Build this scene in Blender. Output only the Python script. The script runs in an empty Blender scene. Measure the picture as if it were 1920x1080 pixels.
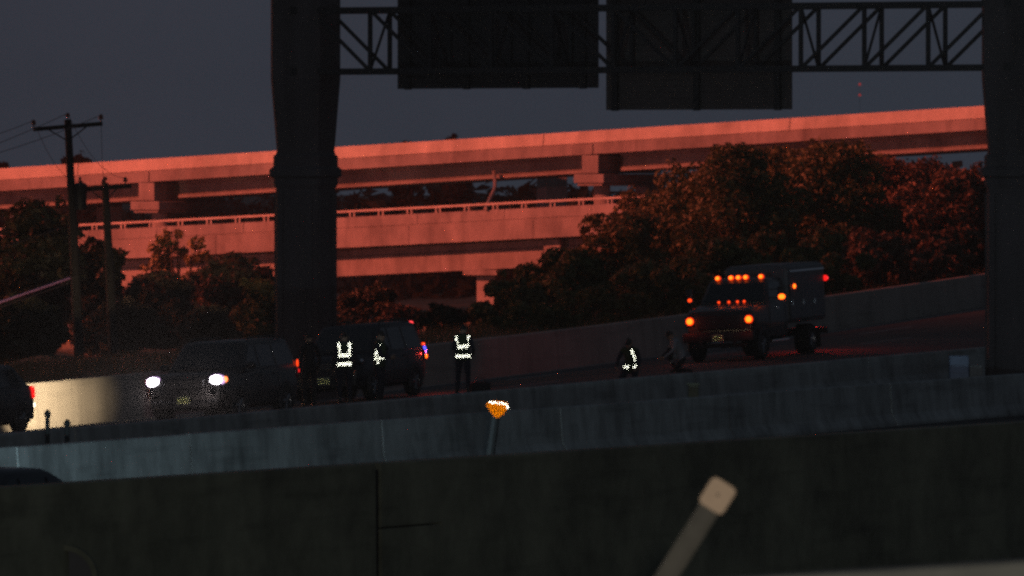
import bpy, bmesh, math, random
import numpy as np
from mathutils import Vector, Matrix, Euler
from mathutils.bvhtree import BVHTree

random.seed(7); rng = np.random.default_rng(7)
S = bpy.context.scene
COL = S.collection
F = 14000.0          # focal length in photo pixels
HY = 330.0           # photo row of the horizon (the camera is level, lens shifted)

# ------------------------------------------------------------------ camera, sky, exposure
cam = bpy.data.cameras.new('camera'); camo = bpy.data.objects.new('camera', cam); COL.objects.link(camo)
cam.sensor_width = 36; cam.lens = F / 1920 * 36; cam.shift_y = -(540 - HY) / 1920
cam.clip_start = 0.5; cam.clip_end = 9000
camo.location = (0, 0, 0); camo.rotation_euler = (math.pi / 2, 0, 0)
cam.dof.use_dof = True; cam.dof.focus_distance = 205; cam.dof.aperture_fstop = 5.2
S.camera = camo
wd = bpy.data.worlds.new('World'); S.world = wd; wd.use_nodes = True
bg = wd.node_tree.nodes['Background']
bg.inputs[1].default_value = 1.0
_n = wd.node_tree.nodes; _l = wd.node_tree.links      # even night overcast with faint cloud mottling
_tc = _n.new('ShaderNodeTexCoord'); _no = _n.new('ShaderNodeTexNoise'); _no.inputs['Scale'].default_value = 26; _no.inputs['Detail'].default_value = 8; _no.inputs['Roughness'].default_value = 0.7
_r = _n.new('ShaderNodeValToRGB'); _r.color_ramp.elements[0].position = 0.3; _r.color_ramp.elements[1].position = 0.7
_r.color_ramp.elements[0].color = (0.0245, 0.0335, 0.0465, 1); _r.color_ramp.elements[1].color = (0.0285, 0.0368, 0.0510, 1)
_l.new(_tc.outputs['Generated'], _no.inputs['Vector']); _l.new(_no.outputs['Fac'], _r.inputs[0]); _l.new(_r.outputs[0], bg.inputs[0])
S.view_settings.view_transform = 'Standard'; S.view_settings.look = 'None'
S.view_settings.exposure = 0; S.view_settings.gamma = 1
S.cycles.filter_width = 2.8
S.cycles.use_denoising = False
S.cycles.caustics_reflective = False; S.cycles.caustics_refractive = False
S.cycles.use_adaptive_sampling = False
S.cycles.max_bounces = 6; S.cycles.glossy_bounces = 5; S.cycles.diffuse_bounces = 2
S.cycles.sample_clamp_indirect = 20

def lamp(name, kind, loc, power, color, radius=0.1, aim=None, cone=None, blend=0.3, parent=None):
    l = bpy.data.lights.new(name, kind); l.energy = power; l.color = color; l.shadow_soft_size = radius
    o = bpy.data.objects.new(name, l); COL.objects.link(o); o.location = loc
    if kind == 'SPOT':
        l.spot_size = math.radians(cone); l.spot_blend = blend
    if aim is not None:
        d = Vector(aim) - Vector(loc); o.rotation_euler = d.to_track_quat('-Z', 'Y').to_euler()
    if parent: o.parent = parent
    return o
# light on the news camera that took the picture (what the reflective tape sends back)
lamp('camera_light', 'SPOT', (0.5, -0.6, 0.7), 30000, (1, 0.98, 0.94), 0.12, (0.0, 200, -3.0), 10.5, 0.15)

# ------------------------------------------------------------------ materials
def nt(m):
    m.use_nodes = True; t = m.node_tree; return t, t.nodes, t.links
def mat(name, col, rough=0.7, metal=0.0, var=0.25, scale=3.0, bump=0.15, bscale=40, stain=None, spec=0.4, coat=0, streak=False, drip=0.0, scuff=0.0):
    m = bpy.data.materials.new(name); t, N, L = nt(m); b = N['Principled BSDF']
    b.inputs['Roughness'].default_value = rough; b.inputs['Metallic'].default_value = metal
    b.inputs['Specular IOR Level'].default_value = spec
    if coat: b.inputs['Coat Weight'].default_value = coat; b.inputs['Coat Roughness'].default_value = 0.06
    g = N.new('ShaderNodeNewGeometry')
    mp = N.new('ShaderNodeMapping'); L.new(g.outputs['Position'], mp.inputs[0])
    if streak: mp.inputs['Scale'].default_value = (1, 1, 0.4)
    n = N.new('ShaderNodeTexNoise'); n.inputs['Scale'].default_value = scale; n.inputs['Detail'].default_value = 6
    n.inputs['Roughness'].default_value = 0.65
    L.new(mp.outputs[0], n.inputs['Vector'])
    nl = N.new('ShaderNodeTexNoise'); nl.inputs['Scale'].default_value = scale * 0.23; nl.inputs['Detail'].default_value = 3
    L.new(g.outputs['Position'], nl.inputs['Vector'])
    av = N.new('ShaderNodeMix'); av.inputs[0].default_value = 0.5; L.new(n.outputs['Fac'], av.inputs[2]); L.new(nl.outputs['Fac'], av.inputs[3])
    r = N.new('ShaderNodeValToRGB'); L.new(av.outputs[0], r.inputs[0])
    c = np.array(col); lo = c * (1 - var); hi = np.minimum(c * (1 + var), 0.95)
    if stain is not None: lo = np.array(stain)
    r.color_ramp.elements[0].position = 0.36; r.color_ramp.elements[1].position = 0.62
    r.color_ramp.elements[0].color = (*lo, 1); r.color_ramp.elements[1].color = (*hi, 1)
    last = r.outputs[0]
    for amt, scl, sc_ in ((drip, (1, 1, 0.12), 1.3), (scuff, (0.25, 0.25, 3.0), 1.3)):     # water streaks; tyre and dirt smears
        if not amt: continue
        m2 = N.new('ShaderNodeMapping'); m2.inputs['Scale'].default_value = scl; L.new(g.outputs['Position'], m2.inputs[0])
        n3 = N.new('ShaderNodeTexNoise'); n3.inputs['Scale'].default_value = sc_; n3.inputs['Detail'].default_value = 5; L.new(m2.outputs[0], n3.inputs['Vector'])
        r3 = N.new('ShaderNodeValToRGB'); r3.color_ramp.elements[0].position = 0.54; r3.color_ramp.elements[1].position = 0.76
        r3.color_ramp.elements[0].color = (1, 1, 1, 1); r3.color_ramp.elements[1].color = (1 - amt, 1 - amt, 1 - amt, 1); L.new(n3.outputs['Fac'], r3.inputs[0])
        mm = N.new('ShaderNodeMix'); mm.data_type = 'RGBA'; mm.blend_type = 'MULTIPLY'; mm.inputs[0].default_value = 1.0
        L.new(last, mm.inputs[6]); L.new(r3.outputs[0], mm.inputs[7]); last = mm.outputs[2]
    L.new(last, b.inputs['Base Color'])
    if bump:
        n2 = N.new('ShaderNodeTexNoise'); n2.inputs['Scale'].default_value = bscale; n2.inputs['Detail'].default_value = 4
        L.new(g.outputs['Position'], n2.inputs['Vector'])
        bp = N.new('ShaderNodeBump'); bp.inputs['Strength'].default_value = bump; bp.inputs['Distance'].default_value = 0.02
        L.new(n2.outputs['Fac'], bp.inputs['Height']); L.new(bp.outputs[0], b.inputs['Normal'])
    return m
def emis(name, col, strength):
    m = bpy.data.materials.new(name); t, N, L = nt(m); b = N['Principled BSDF']
    b.inputs['Base Color'].default_value = (*[min(0.8, c) for c in col], 1); b.inputs['Roughness'].default_value = 0.15
    b.inputs['Emission Color'].default_value = (*col, 1); b.inputs['Emission Strength'].default_value = strength
    return m
def retro_mat(name, col, rough):
    m = bpy.data.materials.new(name); t, N, L = nt(m); b = N['Principled BSDF']
    b.inputs['Base Color'].default_value = (*col, 1); b.inputs['Metallic'].default_value = 1; b.inputs['Roughness'].default_value = rough
    return m
def leaf_mat(name, col):
    m = bpy.data.materials.new(name); t, N, L = nt(m); b = N['Principled BSDF']
    b.inputs['Roughness'].default_value = 0.55; b.inputs['Specular IOR Level'].default_value = 0.3
    g = N.new('ShaderNodeNewGeometry'); r = N.new('ShaderNodeValToRGB'); c = np.array(col)
    r.color_ramp.elements[0].color = (*(c * 0.55), 1); r.color_ramp.elements[1].color = (*(c * 1.5), 1)
    L.new(g.outputs['Random Per Island'], r.inputs[0]); L.new(r.outputs[0], b.inputs['Base Color'])
    tr = N.new('ShaderNodeBsdfTranslucent'); L.new(r.outputs[0], tr.inputs[0])
    mx = N.new('ShaderNodeMixShader'); mx.inputs[0].default_value = 0.25
    L.new(b.outputs[0], mx.inputs[1]); L.new(tr.outputs[0], mx.inputs[2]); L.new(mx.outputs[0], N['Material Output'].inputs[0])
    return m

M = {}
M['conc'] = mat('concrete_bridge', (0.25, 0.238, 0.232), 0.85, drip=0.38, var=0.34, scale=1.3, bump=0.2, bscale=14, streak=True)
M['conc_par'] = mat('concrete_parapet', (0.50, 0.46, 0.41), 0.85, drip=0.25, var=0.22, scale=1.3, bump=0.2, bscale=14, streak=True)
M['conc_bar'] = mat('concrete_barrier', (0.26, 0.27, 0.262), 0.85, drip=0.3, scuff=0.4, var=0.4, scale=2.6, bump=0.2, bscale=25, streak=True)
M['conc_wall'] = mat('concrete_wall', (0.30, 0.27, 0.235), 0.85, drip=0.3, scuff=0.3, var=0.2, scale=1.3, bump=0.2, bscale=25, streak=True)
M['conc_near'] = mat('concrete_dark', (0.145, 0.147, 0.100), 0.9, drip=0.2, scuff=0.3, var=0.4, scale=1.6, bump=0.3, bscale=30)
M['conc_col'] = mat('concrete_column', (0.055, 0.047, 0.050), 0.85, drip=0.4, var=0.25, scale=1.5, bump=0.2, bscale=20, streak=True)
M['conc_pale'] = mat('concrete_pale', (0.15, 0.14, 0.112), 0.85, var=0.2, scale=3)
M['asphalt'] = mat('asphalt', (0.032, 0.030, 0.029), 0.85, var=0.3, scale=0.7, bump=0.4, bscale=60)
M['paint'] = mat('road_paint', (0.20, 0.19, 0.18), 0.6, var=0.3, scale=6)
M['soil'] = mat('soil', (0.10, 0.085, 0.05), 0.95, var=0.45, scale=0.6, bump=0.5, bscale=8)
M['grass'] = leaf_mat('dry_grass', (0.10, 0.08, 0.04))
M['steel'] = mat('dark_steel', (0.020, 0.019, 0.021), 0.55, 0.3, var=0.3, scale=5, bump=0.05)
M['galv'] = mat('galvanised_steel', (0.42, 0.40, 0.38), 0.6, 0.0, var=0.2, scale=6, bump=0.05)
M['alu'] = mat('sign_back', (0.060, 0.048, 0.046), 0.6, 0.2, var=0.3, scale=2.5, bump=0.05)
M['alu2'] = mat('sign_back_dark', (0.024, 0.022, 0.025), 0.6, 0.2, var=0.3, scale=2.5, bump=0.05)
M['wood'] = mat('pole_wood', (0.018, 0.014, 0.012), 0.9, var=0.4, scale=6, bump=0.5, bscale=20)
M['ceramic'] = mat('brown_ceramic', (0.16, 0.05, 0.03), 0.25, var=0.2)
M['wire'] = mat('wire', (0.12, 0.06, 0.05), 0.5, 0.2, var=0.2)
M['tube'] = mat('pale_tube', (0.92, 0.34, 0.58), 0.3, 0.0, var=0.15, scale=4)  # pink shine of emergency lights is put into the tube's colour
M['bark'] = mat('bark', (0.07, 0.05, 0.035), 0.9, var=0.4, scale=8, bump=0.5)
M['leaf'] = leaf_mat('leaf', (0.088, 0.088, 0.032))
M['leaf2'] = leaf_mat('leaf_olive', (0.115, 0.095, 0.036))
M['leaf3'] = leaf_mat('leaf_brown', (0.105, 0.066, 0.040))
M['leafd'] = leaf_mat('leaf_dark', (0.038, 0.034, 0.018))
M['black'] = mat('black_plastic', (0.012, 0.012, 0.013), 0.5, var=0.2, bump=0)
M['rubber'] = mat('rubber', (0.014, 0.014, 0.014), 0.85, var=0.2, bump=0.1)
M['rim'] = mat('rim_metal', (0.25, 0.25, 0.26), 0.35, 0.9, var=0.15, bump=0)
M['chrome'] = mat('chrome', (0.7, 0.7, 0.7), 0.12, 1.0, var=0.05, bump=0)
M['glass'] = mat('car_glass', (0.006, 0.007, 0.009), 0.06, 0, var=0.1, bump=0, spec=0.6)
M['car_black'] = mat('paint_black', (0.009, 0.009, 0.010), 0.4, 0, var=0.15, bump=0, coat=0.12)
M['car_grey'] = mat('paint_grey', (0.05, 0.05, 0.052), 0.35, 0, var=0.1, bump=0, coat=0.5)
M['car_navy'] = mat('paint_navy', (0.006, 0.007, 0.012), 0.45, 0, var=0.1, bump=0, coat=0.08)
M['truck_w'] = mat('truck_paint', (0.020, 0.019, 0.019), 0.45, 0, var=0.12, bump=0, coat=0.3)
M['box_w'] = mat('box_paint', (0.08, 0.08, 0.088), 0.5, 0, var=0.12, scale=1.5, bump=0.02)
M['skin'] = mat('skin', (0.30, 0.19, 0.13), 0.6, var=0.08, bump=0)
M['hair'] = mat('hair', (0.015, 0.012, 0.01), 0.7, var=0.2)
M['navy'] = mat('navy_cloth', (0.012, 0.014, 0.026), 0.9, var=0.2, bump=0.2)
M['cloth_g'] = mat('grey_cloth', (0.22, 0.23, 0.24), 0.9, var=0.2, bump=0.2)
M['cloth_r'] = mat('maroon_cloth', (0.10, 0.02, 0.02), 0.9, var=0.2, bump=0.2)
M['cloth_b'] = mat('black_cloth', (0.014, 0.013, 0.014), 0.9, var=0.2, bump=0.2)
M['vest'] = mat('vest_cloth', (0.03, 0.05, 0.018), 0.9, var=0.2, bump=0.2)
M['retro'] = retro_mat('reflective_tape', (0.97, 0.98, 0.92), 0.09)
M['retro_plate'] = retro_mat('reflective_plate', (0.62, 0.62, 0.42), 0.28)
M['retro_amber'] = retro_mat('reflective_amber', (0.93, 0.56, 0.045), 0.24)
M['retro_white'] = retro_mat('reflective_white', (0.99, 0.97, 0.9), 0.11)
M['plate'] = mat('plate_paint', (0.45, 0.45, 0.33), 0.5, var=0.12, scale=20, bump=0)
M['peach'] = mat('delineator_sheet', (0.46, 0.31, 0.19), 0.7, var=0.08, scale=12)
M['post_grey'] = mat('delineator_post', (0.085, 0.073, 0.053), 0.8, var=0.2, scale=10)
M['post_dark'] = mat('post_dark', (0.012, 0.012, 0.012), 0.8, var=0.2)
M['cabinet'] = mat('cabinet_blue_lit', (0.24, 0.31, 0.44), 0.5, var=0.2, scale=5)  # blue light falling on the pale box is put into this colour
M['e_head'] = emis('headlamp_lit', (1, 0.93, 1.0), 30)
M['e_rev'] = emis('reverse_lamp_lit', (1, 0.86, 0.66), 6)
M['e_halo'] = emis('headlamp_lens_lit', (0.86, 0.55, 1.0), 1.0)
M['e_turn'] = emis('turn_lamp_lit', (1, 0.22, 0.06), 3)
M['e_amber'] = emis('amber_lamp_lit', (1, 0.105, 0.006), 5.0)
M['e_amber_rim'] = emis('amber_lens_lit', (1, 0.035, 0.004), 1.0)
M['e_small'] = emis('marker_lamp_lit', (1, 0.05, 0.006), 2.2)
M['e_red'] = emis('tail_lamp_lit', (1, 0.012, 0.01), 1.3)
M['e_redhot'] = emis('red_lamp_lit', (1, 0.05, 0.06), 2.5)
M['e_blue'] = emis('blue_lamp_lit', (0.10, 0.09, 1), 2.2)
M['e_beacon'] = emis('beacon_lit', (1, 0.06, 0.04), 0.35)
M['e_sodium'] = emis('sodium_lamp_lit', (1, 0.45, 0.15), 40)
M['tail_off'] = mat('tail_lens', (0.22, 0.012, 0.012), 0.15, var=0.1, bump=0)

# ------------------------------------------------------------------ object helpers
def link(name, me, material=None, parent=None):
    o = bpy.data.objects.new(name, me); COL.objects.link(o)
    if material is not None and len(me.materials) == 0: me.materials.append(material)
    if parent is not None: o.parent = parent
    return o
def mesh(name, v, f, material=None, parent=None, smooth=False):
    me = bpy.data.meshes.new(name); me.from_pydata([tuple(p) for p in v], [], f); me.update()
    if smooth: me.shade_smooth()
    return link(name, me, material, parent)
def tag(o, label, cat, group=None, kind=None):
    if label: o['label'] = label
    if cat: o['category'] = cat
    if group: o['group'] = group
    if kind: o['kind'] = kind
    return o
def empty(name, loc, label, cat, group=None, rz=0.0):
    o = bpy.data.objects.new(name, None); COL.objects.link(o); o.location = loc; o.rotation_euler = (0, 0, rz)
    o.empty_display_size = 0.3
    return tag(o, label, cat, group)
def copy_tree(o, parent=None):
    c = o.copy(); COL.objects.link(c); c.parent = parent
    if parent is not None: c.matrix_parent_inverse = o.matrix_parent_inverse
    for ch in list(o.children): copy_tree(ch, c)
    return c
class MB:
    def __init__(s): s.v = []; s.f = []
    def add(s, v, f):
        n = len(s.v); s.v += [tuple(p) for p in v]; s.f += [tuple(i + n for i in q) for q in f]; return s
    def box(s, c, d, rot=None, bev=0.0):
        hx, hy, hz = d[0] / 2, d[1] / 2, d[2] / 2
        if bev > 0:
            bm = bmesh.new(); bmesh.ops.create_cube(bm, size=1)
            for q in bm.verts: q.co = (q.co.x * d[0], q.co.y * d[1], q.co.z * d[2])
            bmesh.ops.bevel(bm, geom=bm.edges[:], offset=bev, segments=2, profile=0.5, affect='EDGES')
            vs = [q.co.copy() for q in bm.verts]; bm.verts.index_update(); fs = [[q.index for q in f.verts] for f in bm.faces]; bm.free()
        else:
            vs = [Vector((x, y, z)) for x in (-hx, hx) for y in (-hy, hy) for z in (-hz, hz)]
            fs = [(0, 1, 3, 2), (4, 6, 7, 5), (0, 4, 5, 1), (2, 3, 7, 6), (0, 2, 6, 4), (1, 5, 7, 3)]
        R = (rot if rot is not None else Matrix.Identity(3))
        return s.add([R @ p + Vector(c) for p in vs], fs)
    def tube(s, pts, rad, n=8, cap=True):
        pts = [Vector(p) for p in pts]
        if not hasattr(rad, '__len__'): rad = [rad] * len(pts)
        rings = []; up = Vector((0, 0, 1))
        for i, p in enumerate(pts):
            a = pts[max(i - 1, 0)]; b = pts[min(i + 1, len(pts) - 1)]; t = (b - a).normalized()
            r0 = up if abs(t.dot(up)) < 0.95 else Vector((1, 0, 0))
            x = t.cross(r0).normalized(); y = t.cross(x)
            rings.append([p + (x * math.cos(k / n * math.tau) + y * math.sin(k / n * math.tau)) * rad[i] for k in range(n)])
        vs = [q for r in rings for q in r]; fs = []
        for i in range(len(pts) - 1):
            for k in range(n): fs.append((i * n + k, i * n + (k + 1) % n, (i + 1) * n + (k + 1) % n, (i + 1) * n + k))
        if cap: fs += [tuple(range(n))[::-1], tuple((len(pts) - 1) * n + k for k in range(n))]
        return s.add(vs, fs)
    def ring(s, rings, closed=True, cap=True):      # loft of equal closed rings
        n = len(rings[0]); vs = [q for r in rings for q in r]; fs = []
        for i in range(len(rings) - 1):
            for k in range(n if closed else n - 1):
                fs.append((i * n + k, i * n + (k + 1) % n, (i + 1) * n + (k + 1) % n, (i + 1) * n + k))
        if cap: fs += [tuple(range(n))[::-1], tuple((len(rings) - 1) * n + k for k in range(n))]
        return s.add(vs, fs)
    def lathe(s, prof, axis='z', c=(0, 0, 0), n=20, cap=True):
        rings = []
        for r, h in prof:
            ring = []
            for k in range(n):
                a = k / n * math.tau; p = (r * math.cos(a), r * math.sin(a), h)
                if axis == 'y': p = (p[0], h, p[1])
                if axis == 'x': p = (h, p[0], p[1])
                ring.append(Vector(p) + Vector(c))
            rings.append(ring)
        return s.ring(rings, cap=cap)
    def ellip(s, c, r, n=14, m=9, tw=None):
        rings = []
        for j in range(1, m):
            t = j / m * math.pi
            rings.append([Vector((r[0] * math.sin(t) * math.cos(k / n * math.tau), r[1] * math.sin(t) * math.sin(k / n * math.tau), r[2] * math.cos(t))) + Vector(c) for k in range(n)])
        return s.ring(rings)
    def build(s, name, material, parent=None, smooth=False):
        me = bpy.data.meshes.new(name); me.from_pydata(s.v, [], s.f)
        bm = bmesh.new(); bm.from_mesh(me); bmesh.ops.recalc_face_normals(bm, faces=bm.faces[:]); bm.to_mesh(me); bm.free()
        if smooth:
            me.shade_smooth()
            try: me.set_sharp_from_angle(angle=math.radians(38))
            except Exception: pass
        return link(name, me, material, parent)
def at(px, py, Y):
    return Vector(((px - 960) * Y / F, Y, (HY - py) * Y / F))

# retroreflective sheet: small cube corners (triangles with a right-angled pit) laid over a patch
def retro_cells(w, h, s, inside):
    out = []; hh = s * math.sqrt(3) / 2
    for j in range(int(h / hh) + 2):
        for i in range(int(w / s * 2) + 3):
            x0 = -w / 2 + i * s / 2 - s / 2; y0 = -h / 2 + j * hh
            if (i + j) % 2 == 0: t = [(x0, y0), (x0 + s, y0), (x0 + s / 2, y0 + hh)]
            else: t = [(x0 + s, y0 + hh), (x0, y0 + hh), (x0 + s / 2, y0)]
            c = (sum(p[0] for p in t) / 3, sum(p[1] for p in t) / 3)
            if inside(*c): out.append(t)
    return out
def retro_mesh(name, tris3, material, parent):
    v = []; f = []
    for a, b, c in tris3:
        n = (b - a).cross(c - a); 
        if n.length < 1e-9: continue
        n.normalize(); sd = ((b - a).length + (c - b).length + (a - c).length) / 3
        p = (a + b + c) / 3 - n * sd / math.sqrt(6); k = len(v)
        v += [a, b, c, p]; f += [(k, k + 1, k + 3), (k + 1, k + 2, k + 3), (k + 2, k, k + 3)]
    return mesh(name, v, f, material, parent)

# ------------------------------------------------------------------ plan of the place
# every long line of the road is a curve given by photo column: scale in pixels per metre and the row of its edge
def lin(x0, a, x1, b): return lambda x: a + (b - a) * (x - x0) / (x1 - x0)
wP = np.polyfit([65, 261, 911, 1558, 1842], [74, 72, 65.3, 55.7, 51.8], 1)
wB = np.polyfit([65, 261, 911, 1558, 1842], [805, 788, 708, 623, 574], 2)
def wall_b(px):
    Y = F / np.polyval(wP, px); return at(px, np.polyval(wB, px), Y)
b2P = lin(49, 98, 1842, 70); b2T = np.polyfit([49, 281, 519, 654, 849, 1078, 1217, 1539, 1842], [806, 790, 770, 757, 740, 719, 708, 676, 650], 1)
def bar2_t(px): return at(px, np.polyval(b2T, px), F / b2P(px))
b1P = lin(0, 103, 1842, 74); b1T = np.polyfit([0, 300, 460, 960, 1500, 1842], [836, 819, 806, 770, 733, 702], 1)
def bar1_t(px): return at(px, np.polyval(b1T, px), F / b1P(px))
nwP = lin(0, 127, 1920, 96.5); nwT = np.polyfit([0, 112, 891, 1500, 1920], [911, 906, 860, 820, 787], 1)
def near_t(px): return at(px, np.polyval(nwT, px), F / nwP(px))
H2, H1, HW = 0.84, 1.05, 1.19
Z = Vector((0, 0, 1))
def bar2_b(px): return bar2_t(px) - Z * H2
def bar1_b(px): return bar1_t(px) - Z * H1
CROWN = 0.25
def road_pt(px, s):
    a = bar2_b(px); b = wall_b(px); p = a.lerp(b, s); p.z += CROWN * 4 * s * (1 - s); return p
def road_z(X, Y):
    px = 960 + F * X / Y; a = bar2_b(px); b = wall_b(px); s = (Y - a.y) / (b.y - a.y); return road_pt(px, s).z
def cast(px, py):
    lo, hi = 0.0, 1.0
    for _ in range(40):
        m = (lo + hi) / 2; p = road_pt(px, m); y = HY - p.z * F / p.y
        if y > py: lo = m
        else: hi = m
    return road_pt(px, lo)
D = (wall_b(1500) - wall_b(300)); D.z = 0; D.normalize()      # along the road, away from the camera
NL = Vector((-D.y, D.x, 0))                                   # across the road, away from the camera
HEAD = math.atan2(-D.y, -D.x)                                 # traffic comes towards the camera

def wall_t_of(X, Y):       # distance behind the far wall
    px = 960 + F * X / Y; w = wall_b(px); return (Y - w.y) * abs(D.x)
def emb_z(X, Y):
    px = min(max(960 + F * X / Y, -1500), 3200); w = wall_b(px); t = (Y - w.y) * abs(D.x)
    return float(np.interp(t, [0, 0.6, 5, 12, 22, 45, 70, 140], [w.z + 0.75, w.z + 0.8, w.z + 0.95, w.z + 0.75, w.z + 0.2, w.z - 0.6, -7.6, -8.9]))

def sheet(name, rows, material, kind='structure'):
    n = len(rows[0]); v = [p for r in rows for p in r]
    f = [(i * n + k, i * n + k + 1, (i + 1) * n + k + 1, (i + 1) * n + k) for i in range(len(rows) - 1) for k in range(n - 1)]
    b = MB().add(v, f); o = b.build(name, material, None, True)
    if sum(p.normal.z for p in o.data.polygons) < 0: o.data.flip_normals()
    o['kind'] = kind; return o

# ground to the horizon
sheet('ground', [[Vector((x, y, -9.3)) for x in np.linspace(-700, 700, 12)] for y in np.linspace(-200, 3600, 14)], M['soil'])
PX = np.linspace(-900, 2900, 60)
sheet('highway_carriageway', [[road_pt(px, s) for px in PX] for s in np.linspace(-0.01, 1.01, 12)], M['asphalt'])
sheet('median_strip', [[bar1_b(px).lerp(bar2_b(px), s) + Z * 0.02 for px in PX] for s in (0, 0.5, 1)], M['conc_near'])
sheet('frontage_road', [[near_t(px).lerp(bar1_t(px), s) * 1 + Vector((0, 0, 0)) for px in PX] for s in (0.0, 1)], M['asphalt'])
o = bpy.data.objects['frontage_road']
for i, q in enumerate(o.data.vertices): q.co.z = bar1_b(PX[i % 60]).z + 0.01
def emb_rows():
    rows = []
    for t in (0.0, 0.6, 3, 6, 9, 13, 18, 25, 34, 45, 58, 75, 100, 140):
        r = []
        for px in np.linspace(-1300, 3000, 110):
            w = wall_b(px); Y = w.y + t / abs(D.x); X = (px - 960) * Y / F
            z = emb_z(X, Y) + (0.12 * math.sin(X * 1.3 + Y * 0.4) + 0.1 * math.sin(X * 0.5 - Y * 0.9) if t > 1 else 0)
            r.append(Vector((X, Y, z)))
        rows.append(r)
    return rows
sheet('embankment', emb_rows(), M['soil'])
# verge below the camera: falls from the near kerb to the foot of the near wall
vr = []
for s in np.linspace(0, 1, 9):
    r = []
    for px in np.linspace(-900, 2900, 24):
        a = at(px, 1068 - (px - 1600) * 0.06, 47) - Z * 0.42; b = near_t(px) - Z * 3.2
        p = a.lerp(b, s); p.z = a.z + (b.z - a.z) * min(1, s * 1.5); r.append(p)
    vr.append(r)
sheet('verge', vr, M['soil'])
# lane paint on the far carriageway
def strip(name, s, p0, p1, w=0.14, parent=None):
    pts = np.linspace(p0, p1, max(2, int((p1 - p0) / 60)))
    a = [road_pt(p, s) + Z * 0.006 for p in pts]
    b = MB().add([q - NL * w / 2 for q in a] + [q + NL * w / 2 for q in a], [(i, i + 1, len(a) + i + 1, len(a) + i) for i in range(len(a) - 1)])
    o = b.build(name, M['paint']); o['kind'] = 'structure'; return o
strip('edge_line', 0.93, -900, 2900, 0.15); strip('edge_line', 0.1, -900, 2900, 0.15)
for s in (0.31, 0.52, 0.73):
    for p in range(-700, 2700, 330): strip('lane_dash', s, p, p + 100, 0.12)

# ------------------------------------------------------------------ barriers and walls in cast segments
def extrude_segments(name, base_fn, joints, prof, material, label, cat, seg_name, gap=0.035, sub=4, jitter=0.012):
    c = base_fn((joints[0] + joints[-1]) / 2)
    root = empty(name, c, label, cat)
    for i in range(len(joints) - 1):
        a, b = joints[i], joints[i + 1]; pts = [base_fn(a + (b - a) * k / sub) for k in range(sub + 1)]
        t = (pts[-1] - pts[0]).normalized(); pts[0] = pts[0] + t * gap / 2; pts[-1] = pts[-1] - t * gap / 2
        n = Vector((-t.y, t.x, 0)).normalized(); j = random.uniform(-jitter, jitter)
        rings = [[p + n * (x + j) + Z * (z + j * 0.6) - c for x, z in prof] for p in pts]
        MB().ring(rings).build(seg_name, material, root)
    return root
jersey = lambda h: [(-0.30, -0.3), (-0.30, 0.08), (-0.17, 0.30), (-0.115, h - 0.02), (-0.095, h), (0.095, h), (0.115, h - 0.02), (0.17, 0.30), (0.30, 0.08), (0.30, -0.3)]
extrude_segments('highway_barrier', bar1_b, [-900, -620, -310, 20, 345, 705, 1040, 1355, 1660, 1960, 2260, 2560], jersey(H1), M['conc_bar'],
                 'long concrete barrier washed with pale blue light, nearest to the viewer', 'barrier', 'barrier_segment', 0.06)
extrude_segments('highway_barrier', bar2_b, [-900, -560, -220, 130, 470, 800, 1130, 1295, 1620, 1935, 2250, 2560], jersey(H2), M['conc_bar'],
                 'dim grey concrete barrier just in front of the truck and people', 'barrier', 'barrier_segment', 0.04)
wprof = [(0.16, -0.4), (0.16, HW), (-0.10, HW), (-0.10, HW - 0.03), (-0.20, 0.0), (-0.20, -0.4)]
wprof = [(-x, z) for x, z in wprof][::-1]
wprof = [(-0.20, -0.4), (-0.20, 0.02), (-0.11, HW - 0.03), (-0.09, HW), (0.12, HW), (0.14, HW - 0.03), (0.16, -0.4)]
extrude_segments('roadside_wall', wall_b, list(range(-900, 2901, 205)), wprof, M['conc_wall'],
                 'long concrete roadside wall behind the cars, bright in headlights at its left end', 'wall', 'wall_segment', 0.025)

# near retaining wall of big dark slabs
jt = [-900, -480, -90, 697, 815, 2010, 2500]
c0 = near_t(900); nw = empty('retaining_wall', c0, 'dark retaining wall of large slabs filling the foreground', 'wall')
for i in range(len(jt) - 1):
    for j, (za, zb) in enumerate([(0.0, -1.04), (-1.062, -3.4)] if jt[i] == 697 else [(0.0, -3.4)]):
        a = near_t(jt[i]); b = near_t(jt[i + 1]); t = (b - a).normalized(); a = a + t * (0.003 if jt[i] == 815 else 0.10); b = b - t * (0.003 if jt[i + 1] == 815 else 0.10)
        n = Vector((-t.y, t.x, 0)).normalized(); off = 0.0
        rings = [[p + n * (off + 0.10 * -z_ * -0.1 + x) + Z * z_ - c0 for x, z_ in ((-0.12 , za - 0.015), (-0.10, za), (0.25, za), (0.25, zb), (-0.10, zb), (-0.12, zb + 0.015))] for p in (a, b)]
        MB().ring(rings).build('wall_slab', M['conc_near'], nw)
for px in (-480, -90, 697, 2010):
    q = near_t(px) - c0; MB().box(q + Vector((0, 0, -1.75)), (0.26, 0.14, 3.3), Matrix.Rotation(math.atan2((near_t(1500) - near_t(0)).y, (near_t(1500) - near_t(0)).x), 3, 'Z')).build('joint_seal', M['black'], nw)
bk = MB().ring([[near_t(px) + Z * z_ - c0 + Vector((0.15, 0.5, 0)) for z_ in (-0.1, -3.4)] for px in (-900, 2500)], closed=False, cap=False)
bk.build('backing', M['black'], nw)
p = near_t(120); p = at(120, 1085, p.y - 0.25)
dr = MB(); 
pr = [(0.50, 0), (0.50, 0.30), (0.42, 0.30), (0.42, 0.02)]
dr.lathe([(0.42, 0.3), (0.50, 0.3), (0.50, 0.0), (0.42, 0.0)], 'y', (0, 0, 0), 28, cap=False)
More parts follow.
